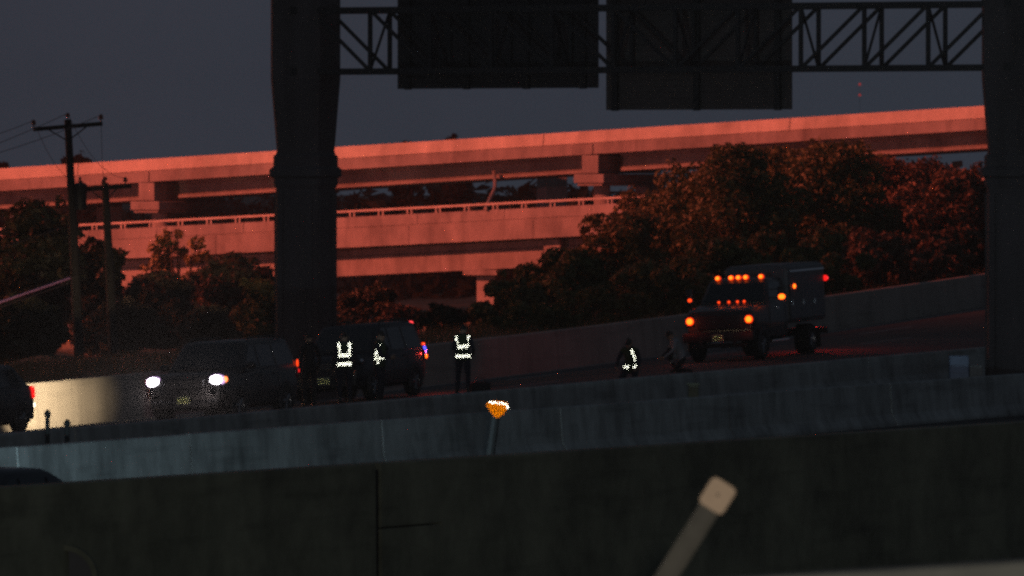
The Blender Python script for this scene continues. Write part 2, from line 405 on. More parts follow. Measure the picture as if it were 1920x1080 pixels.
tag(dr.build('drain_pipe', M['conc_near']), 'round drain pipe mouth in the dark wall, bottom left corner', 'pipe').location = p
mesh('drain_hole', [(0.43 * math.cos(k / 24 * math.tau), 0.12, 0.43 * math.sin(k / 24 * math.tau)) for k in range(24)], [tuple(range(24))], M['black'], bpy.data.objects['drain_pipe'])

# pale kerb at the bottom right, and the leaning delineator by it
def kerb(px): return at(px, 1068 - (px - 1600) * 0.06, 47)
rings = []
for px in np.linspace(1262, 2900, 14):
    q = kerb(px); rings.append([q + Vector((0, y, z_)) for y, z_ in ((-0.25, -0.5), (-0.23, -0.02), (-0.20, 0), (0.08, 0), (0.11, -0.03), (0.13, -0.5))])
tag(MB().ring(rings).build('concrete_kerb', M['conc_pale']), 'pale blurred concrete kerb top at the bottom right corner', 'kerb')
def delineator():
    Y = 45.0; b = at(1232, 1110, Y); t = at(1346, 928, Y); ax = (t - b).normalized(); sd = Vector((0, -1, 0)).cross(ax).normalized()
    r = empty('delineator', b, 'leaning delineator post with pale peach reflector in the dark foreground', 'delineator')
    Rm = Matrix((sd, Vector((0, 1, 0)), ax)).transposed(); Ln = (t - b).length
    post = MB(); n = 9; 
    prof = [(-0.064, 0.012), (-0.064, 0.0), (-0.03, -0.012), (0.03, -0.012), (0.064, 0.0), (0.064, 0.012), (0.03, 0.0), (-0.03, 0.0)]
    post.ring([[Rm @ Vector((x, y, h)) for x, y in prof] for h in (-0.6, Ln + 0.02)])
    post.build('post', M['post_grey'], r)
    bm = bmesh.new(); pts = []
    for cx, cz in ((0.075, 0.075), (-0.075, 0.075), (-0.075, -0.075), (0.075, -0.075)):
        a0 = math.atan2(cz, cx)
        for k in range(5):
            a = a0 - math.pi / 4 + k / 4 * math.pi / 2; pts.append((math.copysign(0.052, cx) + 0.032 * math.cos(a), math.copysign(0.06, cz) + 0.032 * math.sin(a)))
    bm.free()
    MB().ring([[Rm @ Vector((x, y, Ln - 0.005 + z_)) for x, z_ in pts] for y in (-0.016, -0.024)]).build('reflector', M['peach'], r)
    MB().ellip(Rm @ Vector((0, -0.026, Ln)), (0.009, 0.004, 0.009), 8, 5).build('rivet', M['black'], r)
    lamp_dummy = None
delineator()
# amber reflector marker in front of the blue-lit barrier
def amber_marker():
    Y = 132.0; c = at(932, 767, Y); b = at(905, 915, Y)
    r = empty('marker_post', b, 'marker post with glowing amber shield reflector against the concrete barrier', 'marker')
    MB().tube([Vector((0, 0, -0.4)), c - b + Vector((-0.02, 0.13, -0.1))], [0.085, 0.07], 8).build('post', M['post_dark'], r)
    out = [(-0.20, 0.07), (-0.17, 0.125), (-0.06, 0.145), (0.10, 0.135), (0.19, 0.10), (0.205, 0.03), (0.12, -0.08), (0.03, -0.155), (-0.02, -0.16), (-0.10, -0.07)]
    o_ = c - b
    MB().ring([[o_ + Vector((x * 1.05, y, z_ * 1.05)) for x, z_ in out] for y in (0.0, 0.03)]).build('backing_plate', M['post_dark'], r)
    def inside(x, z_, poly=out):
        k = False; j = len(poly) - 1
        for i in range(len(poly)):
            if (poly[i][1] > z_) != (poly[j][1] > z_) and x < (poly[j][0] - poly[i][0]) * (z_ - poly[i][1]) / (poly[j][1] - poly[i][1]) + poly[i][0]: k = not k
            j = i
        return k
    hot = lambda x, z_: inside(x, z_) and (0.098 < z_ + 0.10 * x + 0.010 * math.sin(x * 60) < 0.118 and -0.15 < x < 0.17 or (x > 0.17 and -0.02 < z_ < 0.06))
    to3 = lambda t: [o_ + Vector((x, -0.012, z_)) for x, z_ in t]
    retro_mesh('reflector', [to3(t) for t in retro_cells(0.5, 0.4, 0.016, lambda x, z_: inside(x, z_) and not hot(x, z_) and (x - 0.01) ** 2 + (z_ + 0.0) ** 2 > 0.00014)], M['retro_amber'], r)
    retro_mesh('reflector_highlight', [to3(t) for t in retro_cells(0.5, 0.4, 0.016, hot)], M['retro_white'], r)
amber_marker()

# flexible tubes between the barriers
for px, y0, lab in ((89, 768, 'short dark flexible post left of its twin beside the lit wall'), (126, 786, 'short dark flexible post right of its twin beside the lit wall')):
    Y = F / 99.5; t = at(px, y0, Y); gz = bar1_b(px).lerp(bar2_b(px), 0.5).z
    r = empty('flexible_post', (t.x, t.y, gz), lab, 'post', 'flexible posts between the barriers')
    h = t.z - gz
    MB().lathe([(0.10, 0), (0.10, 0.03), (0.045, 0.05), (0.042, h - 0.14)], n=12).build('tube', M['post_dark'], r, True)
    MB().lathe([(0.042, h - 0.14), (0.062, h - 0.12), (0.064, h - 0.06), (0.035, h - 0.02), (0.02, h)], n=12).build('cap', M['post_dark'], r, True)
# short post and cabinet in the median
q = bar1_b(1300).lerp(bar2_b(1300), 0.55); r = empty('median_post', q, 'short dark square post between the two barriers below the truck', 'post')
MB().box((0, 0, 0.45), (0.24, 0.2, 0.9), bev=0.02).build('post', M['conc_near'], r); MB().box((0, 0, 0.92), (0.3, 0.26, 0.05), bev=0.01).build('cap', M['conc_near'], r)
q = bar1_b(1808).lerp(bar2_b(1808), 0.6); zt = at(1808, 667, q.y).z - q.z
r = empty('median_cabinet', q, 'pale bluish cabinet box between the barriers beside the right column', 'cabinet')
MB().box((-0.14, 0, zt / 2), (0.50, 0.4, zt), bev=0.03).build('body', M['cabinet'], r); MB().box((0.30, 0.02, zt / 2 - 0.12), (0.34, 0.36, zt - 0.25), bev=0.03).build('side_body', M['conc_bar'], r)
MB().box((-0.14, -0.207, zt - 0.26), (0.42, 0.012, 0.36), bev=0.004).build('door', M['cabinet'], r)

# ------------------------------------------------------------------ sign bridge: columns, truss, panels
colL = at(573, 700, 203); colR = at(1907, 700, 194.5)
colL.z = wall_b(573).z + 0.3; colR.z = bar2_b(1907).z
tdir = (colR - colL); tdir.z = 0; tdir.normalize(); trz = math.atan2(tdir.y, tdir.x)
def column(base, label):
    r = empty('sign_column', base, label, 'column', 'sign bridge columns', trz)
    z0 = -base.z
    zc = lambda y: (HY - y) * base.y / F - base.z      # height above the base for a photo row
    def sq(hw, z, ch=0.10): 
        k = hw - ch; return [Vector(p + (z,)) for p in ((-k, -hw), (k, -hw), (hw, -k), (hw, k), (k, hw), (-k, hw), (-hw, k), (-hw, -k))]
    w = 0.64
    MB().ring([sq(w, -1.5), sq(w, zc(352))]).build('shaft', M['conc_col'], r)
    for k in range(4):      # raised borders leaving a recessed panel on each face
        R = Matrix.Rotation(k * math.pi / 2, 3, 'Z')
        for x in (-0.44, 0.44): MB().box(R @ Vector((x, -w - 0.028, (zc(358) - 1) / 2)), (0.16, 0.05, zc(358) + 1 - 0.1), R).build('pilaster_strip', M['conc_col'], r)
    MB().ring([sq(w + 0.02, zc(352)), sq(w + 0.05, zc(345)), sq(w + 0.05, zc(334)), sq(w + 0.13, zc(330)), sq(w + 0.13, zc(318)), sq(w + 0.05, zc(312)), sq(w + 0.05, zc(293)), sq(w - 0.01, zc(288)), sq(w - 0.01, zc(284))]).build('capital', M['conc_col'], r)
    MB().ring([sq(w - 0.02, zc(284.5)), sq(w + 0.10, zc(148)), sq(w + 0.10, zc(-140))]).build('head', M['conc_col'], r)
    MB().box((0, 0, zc(-146)), (1.7, 1.7, 0.14), bev=0.03).build('cap_slab', M['conc_col'], r)
    return r
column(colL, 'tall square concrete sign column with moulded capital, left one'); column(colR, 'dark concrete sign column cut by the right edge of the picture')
tz0, tz1 = at(0, 130, 198).z, at(0, 13, 198).z
tc = (colL + colR) / 2; tc.z = tz0
tr = empty('sign_truss', tc, 'dark steel box truss carrying the sign boards across the road', 'truss', None, trz)
span = ((colR - colL).length) / 2; th = tz1 - tz0; dep = 0.62
pan = span * 2 / 11.4
def bar(name, a, b, w, mat_=M['steel']):
    a, b = Vector(a), Vector(b); d = b - a
    o = MB().box((0, 0, 0), (d.length, w, w)).build(name, mat_, tr)
    o.location = (a + b) / 2; o.rotation_euler = d.to_track_quat('X', 'Z').to_euler(); return o
for y in (-dep, dep):
    for z in (0, th): bar('chord', (-span - 0.3, y, z), (span + 0.3, y, z), 0.155)
n = 11
xs = [-span + 0.45 + i * (2 * span - 0.9) / n for i in range(n + 1)]
for i, x in enumerate(xs):
    for y in (-dep, dep): bar('vertical', (x, y, 0), (x, y, th), 0.10)
    for z in (0, th): bar('strut', (x, -dep, z), (x, dep, z), 0.09)
    bar('cross_brace', (x, -dep if i % 2 else dep, 0), (x, dep if i % 2 else -dep, th), 0.055)
for i in range(n):
    left = i < n / 2
    for y in (-dep, dep): bar('diagonal', (xs[i], y, th if left else 0), (xs[i + 1], y, 0 if left else th), 0.085)
    for z in (0, th): bar('lateral_brace', (xs[i], -dep, z), (xs[i + 1], dep, z), 0.06)
for x in (-span, span): 
    for z in (0, th): bar('end_bracket', (x, -0.75, z), (x, 0.75, z), 0.2)
def sign_board(x0, x1, ybot, ytop, label, stiff, mm):
    # in the truss frame: x along the truss; board hangs on the far side
    def xt(px):      # truss coordinate whose far-side point shows at column px
        lo, hi = -span * 1.5, span * 1.5
        Rm = Matrix.Rotation(trz, 3, 'Z')
        for _ in range(40):
            m = (lo + hi) / 2; w = Rm @ Vector((m, dep + 0.25, 0)) + tc
            if 960 + F * w.x / w.y < px: lo = m
            else: hi = m
        return lo
    a, b = xt(x0), xt(x1); Ys = (Matrix.Rotation(trz, 3, 'Z') @ Vector(((a + b) / 2, dep + 0.25, 0)) + tc).y
    zb, zt = (HY - ybot) * Ys / F - tc.z, (HY - ytop) * Ys / F - tc.z
    org = Matrix.Rotation(trz, 3, 'Z') @ Vector(((a + b) / 2, dep + 0.25, zb)) + tc
    r = empty('sign_board', org, label, 'sign', 'sign boards seen from behind', trz)
    k = int(round((zt - zb) / 0.155)); h = (zt - zb) / k
    for i in range(k): MB().box((0, 0, (i + 0.5) * h), (b - a, 0.045 + 0.008 * (i % 2), h - 0.006)).build('plank', mm, r)
    MB().box((0, 0.035, (zt - zb) / 2), (b - a - 0.02, 0.012, zt - zb - 0.02)).build('face_sheet', M['steel'], r)
    for px in stiff:
        x = xt(px) - (a + b) / 2
        MB().box((x, -0.10, (zt - zb) / 2 - 0.02), (0.17, 0.13, zt - zb)).build('stiffener', M['steel'], r)
sign_board(746, 1122, 166, -60, 'blank back of the left sign board on the truss, shorter of the two', (768, 878, 990, 1096), M['alu2'])
sign_board(1137, 1485, 206, -50, 'back of the right sign board on the truss, hanging lower', (1156, 1309, 1461), M['alu'])

# ------------------------------------------------------------------ the two flyovers
def flyover(name, label, top_fn, px_list, parts, group=None):
    pass
upY = lin(0, 386, 1842, 366)
def up_t(px): return at(px, 315.5 - 0.0637 * px, upY(px))
lowY = lin(0, 378, 1842, 360)
def low_t(px): return at(px, 427.5 - 0.0512 * px, lowY(px))
def loft(root, c, fn, px0, px1, prof, name, material, sub=6, gap=0.0):
    pts = [fn(px0 + (px1 - px0) * k / sub) for k in range(sub + 1)]
    t = (pts[-1] - pts[0]).normalized(); pts[0] = pts[0] + t * gap; pts[-1] = pts[-1] - t * gap
    n = Vector((-t.y, t.x, 0)).normalized()
    return MB().ring([[p + n * x + Z * z - c for x, z in prof] for p in pts]).build(name, material, root)
# upper: sloped parapet 0.62, deck edge 0.6, plate girders 0.95
c = up_t(960); up = empty('upper_flyover', c, 'upper concrete flyover with orange-lit parapet crossing the whole picture', 'bridge')
jn = [-1500, -900, -380, 145, 660 - 80, 1018, 1480, 1935, 2400, 3000]
for i in range(len(jn) - 1):
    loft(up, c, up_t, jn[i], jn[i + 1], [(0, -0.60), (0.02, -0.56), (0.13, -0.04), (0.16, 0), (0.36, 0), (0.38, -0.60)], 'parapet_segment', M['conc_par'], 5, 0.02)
loft(up, c, up_t, -1500, 3000, [(0.06, -0.602), (0.06, -0.66), (9.6, -0.66), (9.6, -0.602)], 'joint_course', M['conc'], 12)
jd = [-1500, -700, 280, 1112, 1935, 3000]
for i in range(len(jd) - 1):
    loft(up, c, up_t, jd[i], jd[i + 1], [(-0.03, -1.18), (-0.03, -0.662), (9.7, -0.662), (9.7, -1.18), (9.2, -1.2), (0.5, -1.2)], 'deck_slab', M['conc'], 6, 0.03)
    a, b = jd[i] + 28, jd[i + 1] - 28
    for gy in (2.0, 4.2, 6.4, 8.4):
        loft(up, c, up_t, a, b, [(gy + x, z) for x, z in ((-0.28, -2.06), (-0.28, -1.93), (-0.09, -1.84), (-0.09, -1.38), (-0.26, -1.30), (-0.26, -1.203), (0.26, -1.203), (0.26, -1.30), (0.09, -1.38), (0.09, -1.84), (0.28, -1.93), (0.28, -2.06))], 'girder', M['conc'], 6)
loft(up, c, up_t, -1500, 3000, [(9.3, -0.598), (9.35, 0), (9.6, 0), (9.6, -0.598)], 'far_parapet', M['conc'], 12)
t = (up_t(1500) - up_t(300)).normalized(); n_ = Vector((-t.y, t.x, 0)).normalized(); brz = math.atan2(t.y, t.x)
for px in (275, 1107, 1935):
    q = up_t(px) - c; R = Matrix.Rotation(brz, 3, 'Z')
    MB().box(q + n_ * 4.4 + Z * -1.68, (0.88, 8.9, 0.92), R, 0.03).build('bent_block', M['conc'], up)
    MB().box(q + n_ * 4.4 + Z * -2.40, (1.62, 9.3, 0.46), R, 0.05).build('bent_cap', M['conc'], up)
    MB().box(q + n_ * 4.4 + Z * -2.70, (1.35, 9.0, 0.14), R, 0.03).build('bent_cap_step', M['conc'], up)
    for yy in (1.6, 7.4): MB().lathe([(0.42, -9.6), (0.42, -2.72)], 'z', q + n_ * yy, 16).build('pier', M['conc'], up, True)
q0 = up_t(925) - c
for px, w_ in ((1035, 1.35), (205, 1.1)):
    q = at(px, 330, 392) - c; zt_ = up_t(px).z - c.z - 1.21
    MB().box((q.x, q.y, (zt_ - 9) / 2), (w_, 1.0, zt_ + 9), Matrix.Rotation(0.5, 3, 'Z'), 0.08).build('skew_pier', M['conc'], up)
MB().tube([at(x_, y_, Y_) - c for x_, y_, Y_ in ((926, 322, 377.2), (928, 340, 375.4), (928, 352, 374.5), (917, 376, 370.5), (910, 391, 368.9))], 0.09, 10).build('drain_downpipe', M['conc'], up, True)
# lower: tube rail, low parapet, deep fascia, recess, girder
c = low_t(960); lo = empty('lower_flyover', c, 'lower concrete bridge with open tube railing, below the upper flyover', 'bridge')
loft(lo, c, low_t, -1500, 3000, [(0.10, -0.11), (0.10, 0), (0.22, 0), (0.22, -0.11)], 'top_rail', M['galv'], 14)
for k in range(-12, 34):
    px = 660 + k * 53.7; q = low_t(px) - c
    for dx in (-0.10, 0.10): MB().box(q + Vector((dx, 0.2, -0.235)), (0.07, 0.16, 0.27)).build('rail_post', M['galv'], lo)
jp = list(range(-1500, 3000, 163))
for i in range(len(jp) - 1): loft(lo, c, low_t, jp[i], jp[i + 1], [(0.02, -0.86), (0.06, -0.38), (0.10, -0.345), (0.34, -0.345), (0.36, -0.86)], 'parapet_segment', M['conc'], 2, 0.012)
loft(lo, c, low_t, -1500, 3000, [(0.07, -0.862), (0.07, -0.93), (10.2, -0.93), (10.2, -0.862)], 'joint_course', M['conc'], 12)
jd = [-1500, -820, -60, 405, 767, 1000, 1420, 1900, 2400, 3000]
for i in range(len(jd) - 1):
    loft(lo, c, low_t, jd[i], jd[i + 1], [(-0.04, -1.86), (-0.04, -0.932), (10.3, -0.932), (10.3, -1.3), (1.4, -1.3), (1.3, -1.86)], 'fascia_slab', M['conc'], 4, 0.012)
jg = [-1500, -640, 190, 1003, 1830, 3000]
for i in range(len(jg) - 1):
    for gy in (1.75, 4.2, 6.8, 9.2):
        loft(lo, c, low_t, jg[i] + 3, jg[i + 1] - 3, [(gy - 0.32, -3.27), (gy - 0.32, -2.34), (gy - 0.20, -2.28), (gy - 0.18, -1.87 if gy < 2 else -1.31), (gy + 0.18, -1.87 if gy < 2 else -1.31), (gy + 0.25, -2.3), (gy + 0.32, -3.27)], 'girder', M['conc'], 5)
loft(lo, c, low_t, -1500, 3000, [(10.0, -0.928), (10.0, -0.44), (10.25, -0.44), (10.25, -0.928)], 'far_parapet', M['conc'], 12)
for px in (60, 889, 1720):
    q = low_t(px) - c
    MB().box(q + n_ * 5.5 + Z * -3.42, (1.9, 9.4, 0.28), R, 0.04).build('bent_cap', M['conc'], lo)
    for yy in (2.0, 8.6): MB().box(q + n_ * yy + Z * -6.6, (1.0, 1.0, 6.06), R, 0.06).build('pier', M['conc'], lo)
for px in (1022,):
    q = low_t(px) - c; MB().box(q + n_ * 5.2 + Z * -2.6, (0.9, 8.6, 1.35), R, 0.05).build('end_block', M['conc'], lo)

# ------------------------------------------------------------------ trees
def leaves_mesh(centers, radii, count, size, flat=0.75, up=0.25):
    centers = np.array(centers); radii = np.array(radii); w = radii ** 2; idx = rng.choice(len(centers), count, p=w / w.sum())
    d = rng.normal(size=(count, 3)); d /= np.linalg.norm(d, axis=1)[:, None]
    rr = radii[idx] * (0.45 + 0.62 * rng.random(count) ** 0.6)
    p = centers[idx] + d * rr[:, None] * np.array([1, 1, flat])
    nrm = d + rng.normal(size=(count, 3)) * 0.7 + np.array([0, 0, up]); nrm /= np.linalg.norm(nrm, axis=1)[:, None]
    a = np.cross(nrm, rng.normal(size=(count, 3))); a /= np.linalg.norm(a, axis=1)[:, None]; b = np.cross(nrm, a)
    s = (size * (0.6 + 0.8 * rng.random(count)))[:, None]
    v = np.stack([p - a * s, p + b * s * 0.45 + nrm * s * 0.18, p + a * s, p - b * s * 0.45 + nrm * s * 0.18], 1).reshape(-1, 3)
    i = np.arange(count)[:, None] * 4
    f = np.concatenate([i + np.array([0, 1, 2]), i + np.array([0, 2, 3])], 1).reshape(-1, 3)
    return v, f
def np_mesh(name, v, f, material, parent=None):
    me = bpy.data.meshes.new(name); me.vertices.add(len(v)); me.vertices.foreach_set('co', v.astype(np.float32).ravel())
    me.loops.add(f.size); me.loops.foreach_set('vertex_index', f.astype(np.int32).ravel())
    me.polygons.add(len(f)); me.polygons.foreach_set('loop_start', np.arange(0, f.size, f.shape[1], dtype=np.int32))
    me.update(calc_edges=True); me.validate(); return link(name, me, material, parent)
def tree(name, label, px, ytop, Y, wpx, material, cat='tree', nleaf=5000, leaf=0.13, sparse=False, group=None, ybase=None, clumpsz=0.30, low=0.08):
    P = F / Y; X = (px - 960) / P; gz = emb_z(X, Y) if ybase is None else (HY - ybase) / P
    H = (HY - ytop) / P - gz; Rw = wpx / P
    r = empty(name, (X, Y, gz - 0.1), label, cat, group)
    cs = []; rs = []; nc = max(9, int(26 * (1 + Rw / 3))) if not sparse else 40
    for i in range(nc):
        h = low + (0.93 - low) * (i + random.random()) / nc
        prof = math.sin(min(1, (h + 0.12) / 0.62) * math.pi / 2) if h < 0.5 else math.cos((h - 0.5) / 0.5 * 1.25)
        a = random.random() * math.tau; q = math.sqrt(random.random()) * 0.95
        R = Rw * max(0.3, prof); cr = clumpsz * min(Rw, H * 0.55) * random.uniform(0.7, 1.25)
        cs.append((math.cos(a) * q * max(0, R - cr * 0.6), math.sin(a) * q * max(0, R - cr * 0.6), h * H - cr * 0.1)); rs.append(cr)
    st = MB(); ns = 3 if not sparse else 4
    base = [Vector((random.uniform(-0.15, 0.15), random.uniform(-0.15, 0.15), -0.3)) for _ in range(ns)]
    for k, (cc, cr) in enumerate(zip(cs, rs)):
        b = base[k % ns]; e = Vector(cc); m = b.lerp(e, 0.5) + Vector((random.uniform(-.2, .2), random.uniform(-.2, .2), 0.1 * H * random.random())); m.x *= 0.7; m.y *= 0.7
        st.tube([b, b.lerp(m, 0.6), m, e, e + Vector((random.uniform(-1, 1), random.uniform(-1, 1), 0.8)) * cr * 0.6], [0.016 * H, 0.013 * H, 0.010 * H, 0.005 * H, 0.0015 * H], 6)
    st.build('trunk', M['bark'], r, True)
    # stray outer twigs make the outline uneven
    ex = [(c_[0] + random.gauss(0, 1) * r_ * 0.7, c_[1] + random.gauss(0, 1) * r_ * 0.7, c_[2] + abs(random.gauss(0, 1)) * r_ * 0.45) for c_, r_ in zip(cs, rs) for _ in range(2)]
    er = [r_ * 0.32 for r_ in rs for _ in range(2)]
    v, f = leaves_mesh(cs + ex, rs + er, int(nleaf * (1.9 if not sparse else 1)), leaf)
    v[:, 2] = np.maximum(v[:, 2], 0.02)
    np_mesh('crown', v, f, material, r)
    return r
RG = 'bushy trees along the right bank'
for a in [
 ('low round bush at the left foot of the right bank', 960, 515, 246, 62, M['leaf2'], 3500),
 ('bush rising beside the lower bridge end on the right bank', 1055, 455, 258, 85, M['leaf'], 5000),
 ('olive tree covering the end of the lower bridge railing', 1165, 385, 272, 95, M['leaf2'], 6000),
 ('tree whose crown first breaks the upper flyover from the left', 1295, 300, 282, 105, M['leaf'], 7000),
 ('tall dark tree directly above the truck cab', 1385, 258, 276, 105, M['leaf'], 8000),
 ('tall tree behind the truck box reaching the upper flyover', 1545, 256, 286, 120, M['leaf'], 8000),
 ('reddish tree right of the tallest crowns under the flyover', 1675, 280, 296, 115, M['leaf3'], 7500),
 ('rust coloured tree beside the right column', 1795, 308, 284, 100, M['leaf3'], 7000),
 ('tree filling the slope between the low bushes and the tall crowns', 1225, 350, 285, 90, M['leaf2'], 6500),
 ('tree closing the gap between the two tallest crowns', 1462, 262, 292, 95, M['leaf'], 7500),
 ('tree crown between the tallest crown and the reddish tree', 1618, 272, 300, 95, M['leaf'], 7000),
 ('rusty crown just left of the tree beside the right column', 1738, 292, 300, 90, M['leaf3'], 6500),
 ('tree hidden half behind the right column', 1905, 318, 290, 100, M['leaf3'], 4500),
 ('low shrub in front of the bank, just right of the lone standing worker', 1000, 560, 236, 70, M['leaf'], 4200),
 ('shrub above the crouching worker in the vest', 1110, 530, 240, 85, M['leaf2'], 5000),
 ('shrub left of the truck cab, leaves catching orange light', 1225, 480, 248, 95, M['leaf2'], 6000),
 ('dense shrub right behind the truck roof lights', 1360, 440, 258, 105, M['leaf'], 6000),
 ('shrub behind the truck box below the tall trees', 1500, 420, 262, 110, M['leaf'], 6000),
 ('brown shrub above the wall between truck and column', 1640, 420, 268, 110, M['leaf3'], 6000),
 ('brown shrub above the wall next to the right column', 1770, 415, 272, 100, M['leaf3'], 6000)]:
    tree('bank_tree', a[0], a[1], a[2] + 8, a[3], a[4] * 1.4, a[5], 'tree', int(a[6] * 1.5), 0.115, group=RG)
LG = 'trees along the left bank'
for a in [
 ('dark dense tree at the left edge behind the tall utility pole', 45, 372, 262, 125, M['leafd'], 8000, 0.16),
 ('dark tree between the two utility poles', 175, 440, 268, 75, M['leafd'], 5000, 0.15),
 ('thin tree with sparse branches in front of the lower bridge', 335, 412, 290, 80, M['leaf2'], 1900, 0.13),
 ('brown bush below the sparse tree, above the headlights', 300, 510, 262, 95, M['leaf3'], 6500, 0.15),
 ('brown bush left of the big column', 440, 470, 268, 85, M['leaf3'], 5500, 0.15),
 ('low bush against the left side of the big column', 495, 520, 256, 60, M['leaf2'], 4000, 0.15),
 ('low brown bush above the lit wall end', 225, 560, 244, 80, M['leaf3'], 5000, 0.15),
 ('low dark bush at the left edge above the parked car', 40, 560, 240, 95, M['leafd'], 5000, 0.15),
 ('low brown bush right above the bright headlights', 385, 575, 240, 75, M['leaf3'], 5000, 0.15)]:
    tree('bank_tree', a[0], a[1], a[2], a[3], a[4], a[5], 'tree', a[6], a[7], group=LG, sparse=a[6] < 2000, clumpsz=0.17 if a[6] < 2000 else 0.3)
MG = 'bushes under the lower bridge'
for a in [
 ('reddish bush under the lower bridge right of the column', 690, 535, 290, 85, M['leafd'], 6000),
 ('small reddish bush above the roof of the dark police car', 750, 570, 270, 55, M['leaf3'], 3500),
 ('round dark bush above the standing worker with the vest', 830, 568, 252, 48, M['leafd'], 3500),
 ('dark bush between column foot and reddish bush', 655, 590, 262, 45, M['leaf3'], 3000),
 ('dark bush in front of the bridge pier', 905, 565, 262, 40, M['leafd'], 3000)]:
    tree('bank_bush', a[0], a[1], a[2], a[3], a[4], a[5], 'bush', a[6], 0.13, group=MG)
for lab, px, yt, w in (('far dark tree crown over the flyover behind the tall pole', 140, 277, 55), ('far dark tree crown at the left edge of the sky', 2, 290, 28), ('far bare-topped tree over the flyover right of the column', 755, 248, 34), ('far dark tree crown over the flyover under the left sign board', 848, 245, 42)):
    tree('far_tree', lab, px, yt, 560, w, M['leafd'], 'tree', 2600 if px != 755 else 700, 0.32, group='far trees beyond the flyover', ybase=540, clumpsz=0.28, low=0.4)
# far wood: one dark mass beyond the bridges
cs = []; rs = []
for i in range(520):
    Y = random.uniform(480, 760); X = random.uniform(-90, 95) * Y / 600; top = (HY - (352 - 0.035 * (960 + F * X / Y))) * Y / F
    r_ = random.uniform(2.2, 4.2); cs.append((X, Y, random.uniform(-8.5, max(-7, top - r_)))); rs.append(r_)
v, f = leaves_mesh(cs, rs, 60000, 0.75); tag(np_mesh('far_wood', v, f, M['leafd']), 'dark band of far woods seen between the two flyovers', 'woods', None, 'stuff')
# dry grass on the crest behind the wall
n = 26000; px = rng.uniform(-300, 2200, n); tt = rng.uniform(0.3, 11, n); gv = []
for i in range(n):
    w = wall_b(px[i]); Y = w.y + tt[i] / abs(D.x); X = (px[i] - 960) * Y / F; gv.append((X, Y, emb_z(X, Y)))
gv = np.array(gv); a = rng.uniform(0, math.tau, n); h = rng.uniform(0.15, 0.42, n); wv = np.stack([np.cos(a), np.sin(a), np.zeros(n)], 1) * 0.02
tip = gv + np.stack([rng.normal(0, .1, n), rng.normal(0, .1, n), h], 1)
v = np.stack([gv - wv, gv + wv, tip], 1).reshape(-1, 3); f = np.arange(n * 3).reshape(-1, 3)
tag(np_mesh('roadside_grass', v, f, M['grass']), 'dry grass on the bank behind the roadside wall', 'grass', None, 'stuff')

# ------------------------------------------------------------------ utility poles and wires
def utility_pole(px_t, y_t, px_b, y_b, Y, label, arm_px, arm_z, tilt, transformer):
    P = F / Y; t = at(px_t, y_t, Y); b = at(px_b, y_b, Y); b.z = emb_z(b.x, b.y)
    b.x = t.x + (at(px_b, y_b, Y).x - t.x) * (t.z - b.z) / ((y_b - y_t) / P)
    r = empty('utility_pole', b, label, 'pole', 'wooden utility poles'); d = t - b
    MB().tube([d * 0 - Z * 0.3, d * 0.5, d], [0.165, 0.14, 0.11], 12).build('pole', M['wood'], r, True)
    ac = d * ((d.z - arm_z) / d.z); L = arm_px / P / 2; dv = Vector((math.cos(tilt), 0.25, math.sin(tilt)))
    R = dv.to_track_quat('X', 'Z').to_matrix()
    MB().box(ac + Vector((0, -0.13, 0)), (2 * L, 0.11, 0.13), R, 0.01).build('cross_arm', M['wood'], r)
    ends = []
    for k, s in enumerate((-0.96, 0.93) if transformer else (-0.9, -0.05, 0.75)):
        q = ac + Vector((0, -0.13, 0)) + dv * L * s
        MB().lathe([(0.02, 0.06), (0.02, 0.14), (0.075, 0.15), (0.085, 0.19), (0.05, 0.21), (0.07, 0.23), (0.06, 0.27), (0.025, 0.30)], 'z', q, 12).build('insulator', M['ceramic'], r, True)
        ends.append(b + q + Z * 0.27)
        e = ac - Z * 0.45
        if k != 1 or transformer: MB().tube([q * 0.55 + ac * 0.45 - Z * 0.06, e + Vector((0, -0.12, 0))], 0.022, 6).build('brace', M['steel'], r)
    MB().lathe([(0.02, 0.0), (0.02, 0.08), (0.07, 0.09), (0.08, 0.13), (0.05, 0.15), (0.06, 0.18), (0.02, 0.21)], 'z', d, 12).build('insulator', M['ceramic'], r, True)
    ends.append(b + d + Z * 0.19)
    if transformer:
        q = d * ((HY - 352) * Y / F - b.z) / d.z if False else Vector((at(150, 368, Y).x - b.x, 0, at(150, 368, Y).z - b.z))
        MB().lathe([(0.0, -0.42), (0.20, -0.42), (0.21, -0.36), (0.21, 0.30), (0.225, 0.32), (0.225, 0.36), (0.12, 0.42), (0.0, 0.43)], 'z', q, 16, cap=False).build('transformer', M['steel'], r, True)
        MB().lathe([(0.03, 0.42), (0.055, 0.46), (0.035, 0.5), (0.05, 0.54), (0.015, 0.62)], 'z', q, 10).build('bushing', M['ceramic'], r, True)
        MB().box(q + Vector((-0.24, 0, 0.1)), (0.2, 0.06, 0.1)).build('bracket', M['steel'], r)
        MB().box(q + Vector((-0.24, 0, -0.2)), (0.2, 0.06, 0.1)).build('bracket', M['steel'], r)
    return ends
e1 = utility_pole(127, 224, 150, 690, 232, 'tall wooden utility pole with cross arm and transformer', 132, 0.22, 0.085, True)
e2 = utility_pole(197, 343, 215, 690, 238, 'shorter wooden utility pole in front of the lower bridge', 100, 0.16, 0.08, False)
def wire(a, b, sag, label, rad=0.011):
    pts = []
    for k in range(13):
        s = k / 12; q = Vector(a).lerp(Vector(b), s); q.z -= sag * 4 * s * (1 - s); pts.append(q)
    tag(MB().tube(pts, rad, 5).build('power_line', M['wire']), label, 'wire', 'power lines on the utility poles')
far = [at(-420, 330, 205), at(-330, 350, 206), at(-520, 420, 206)]
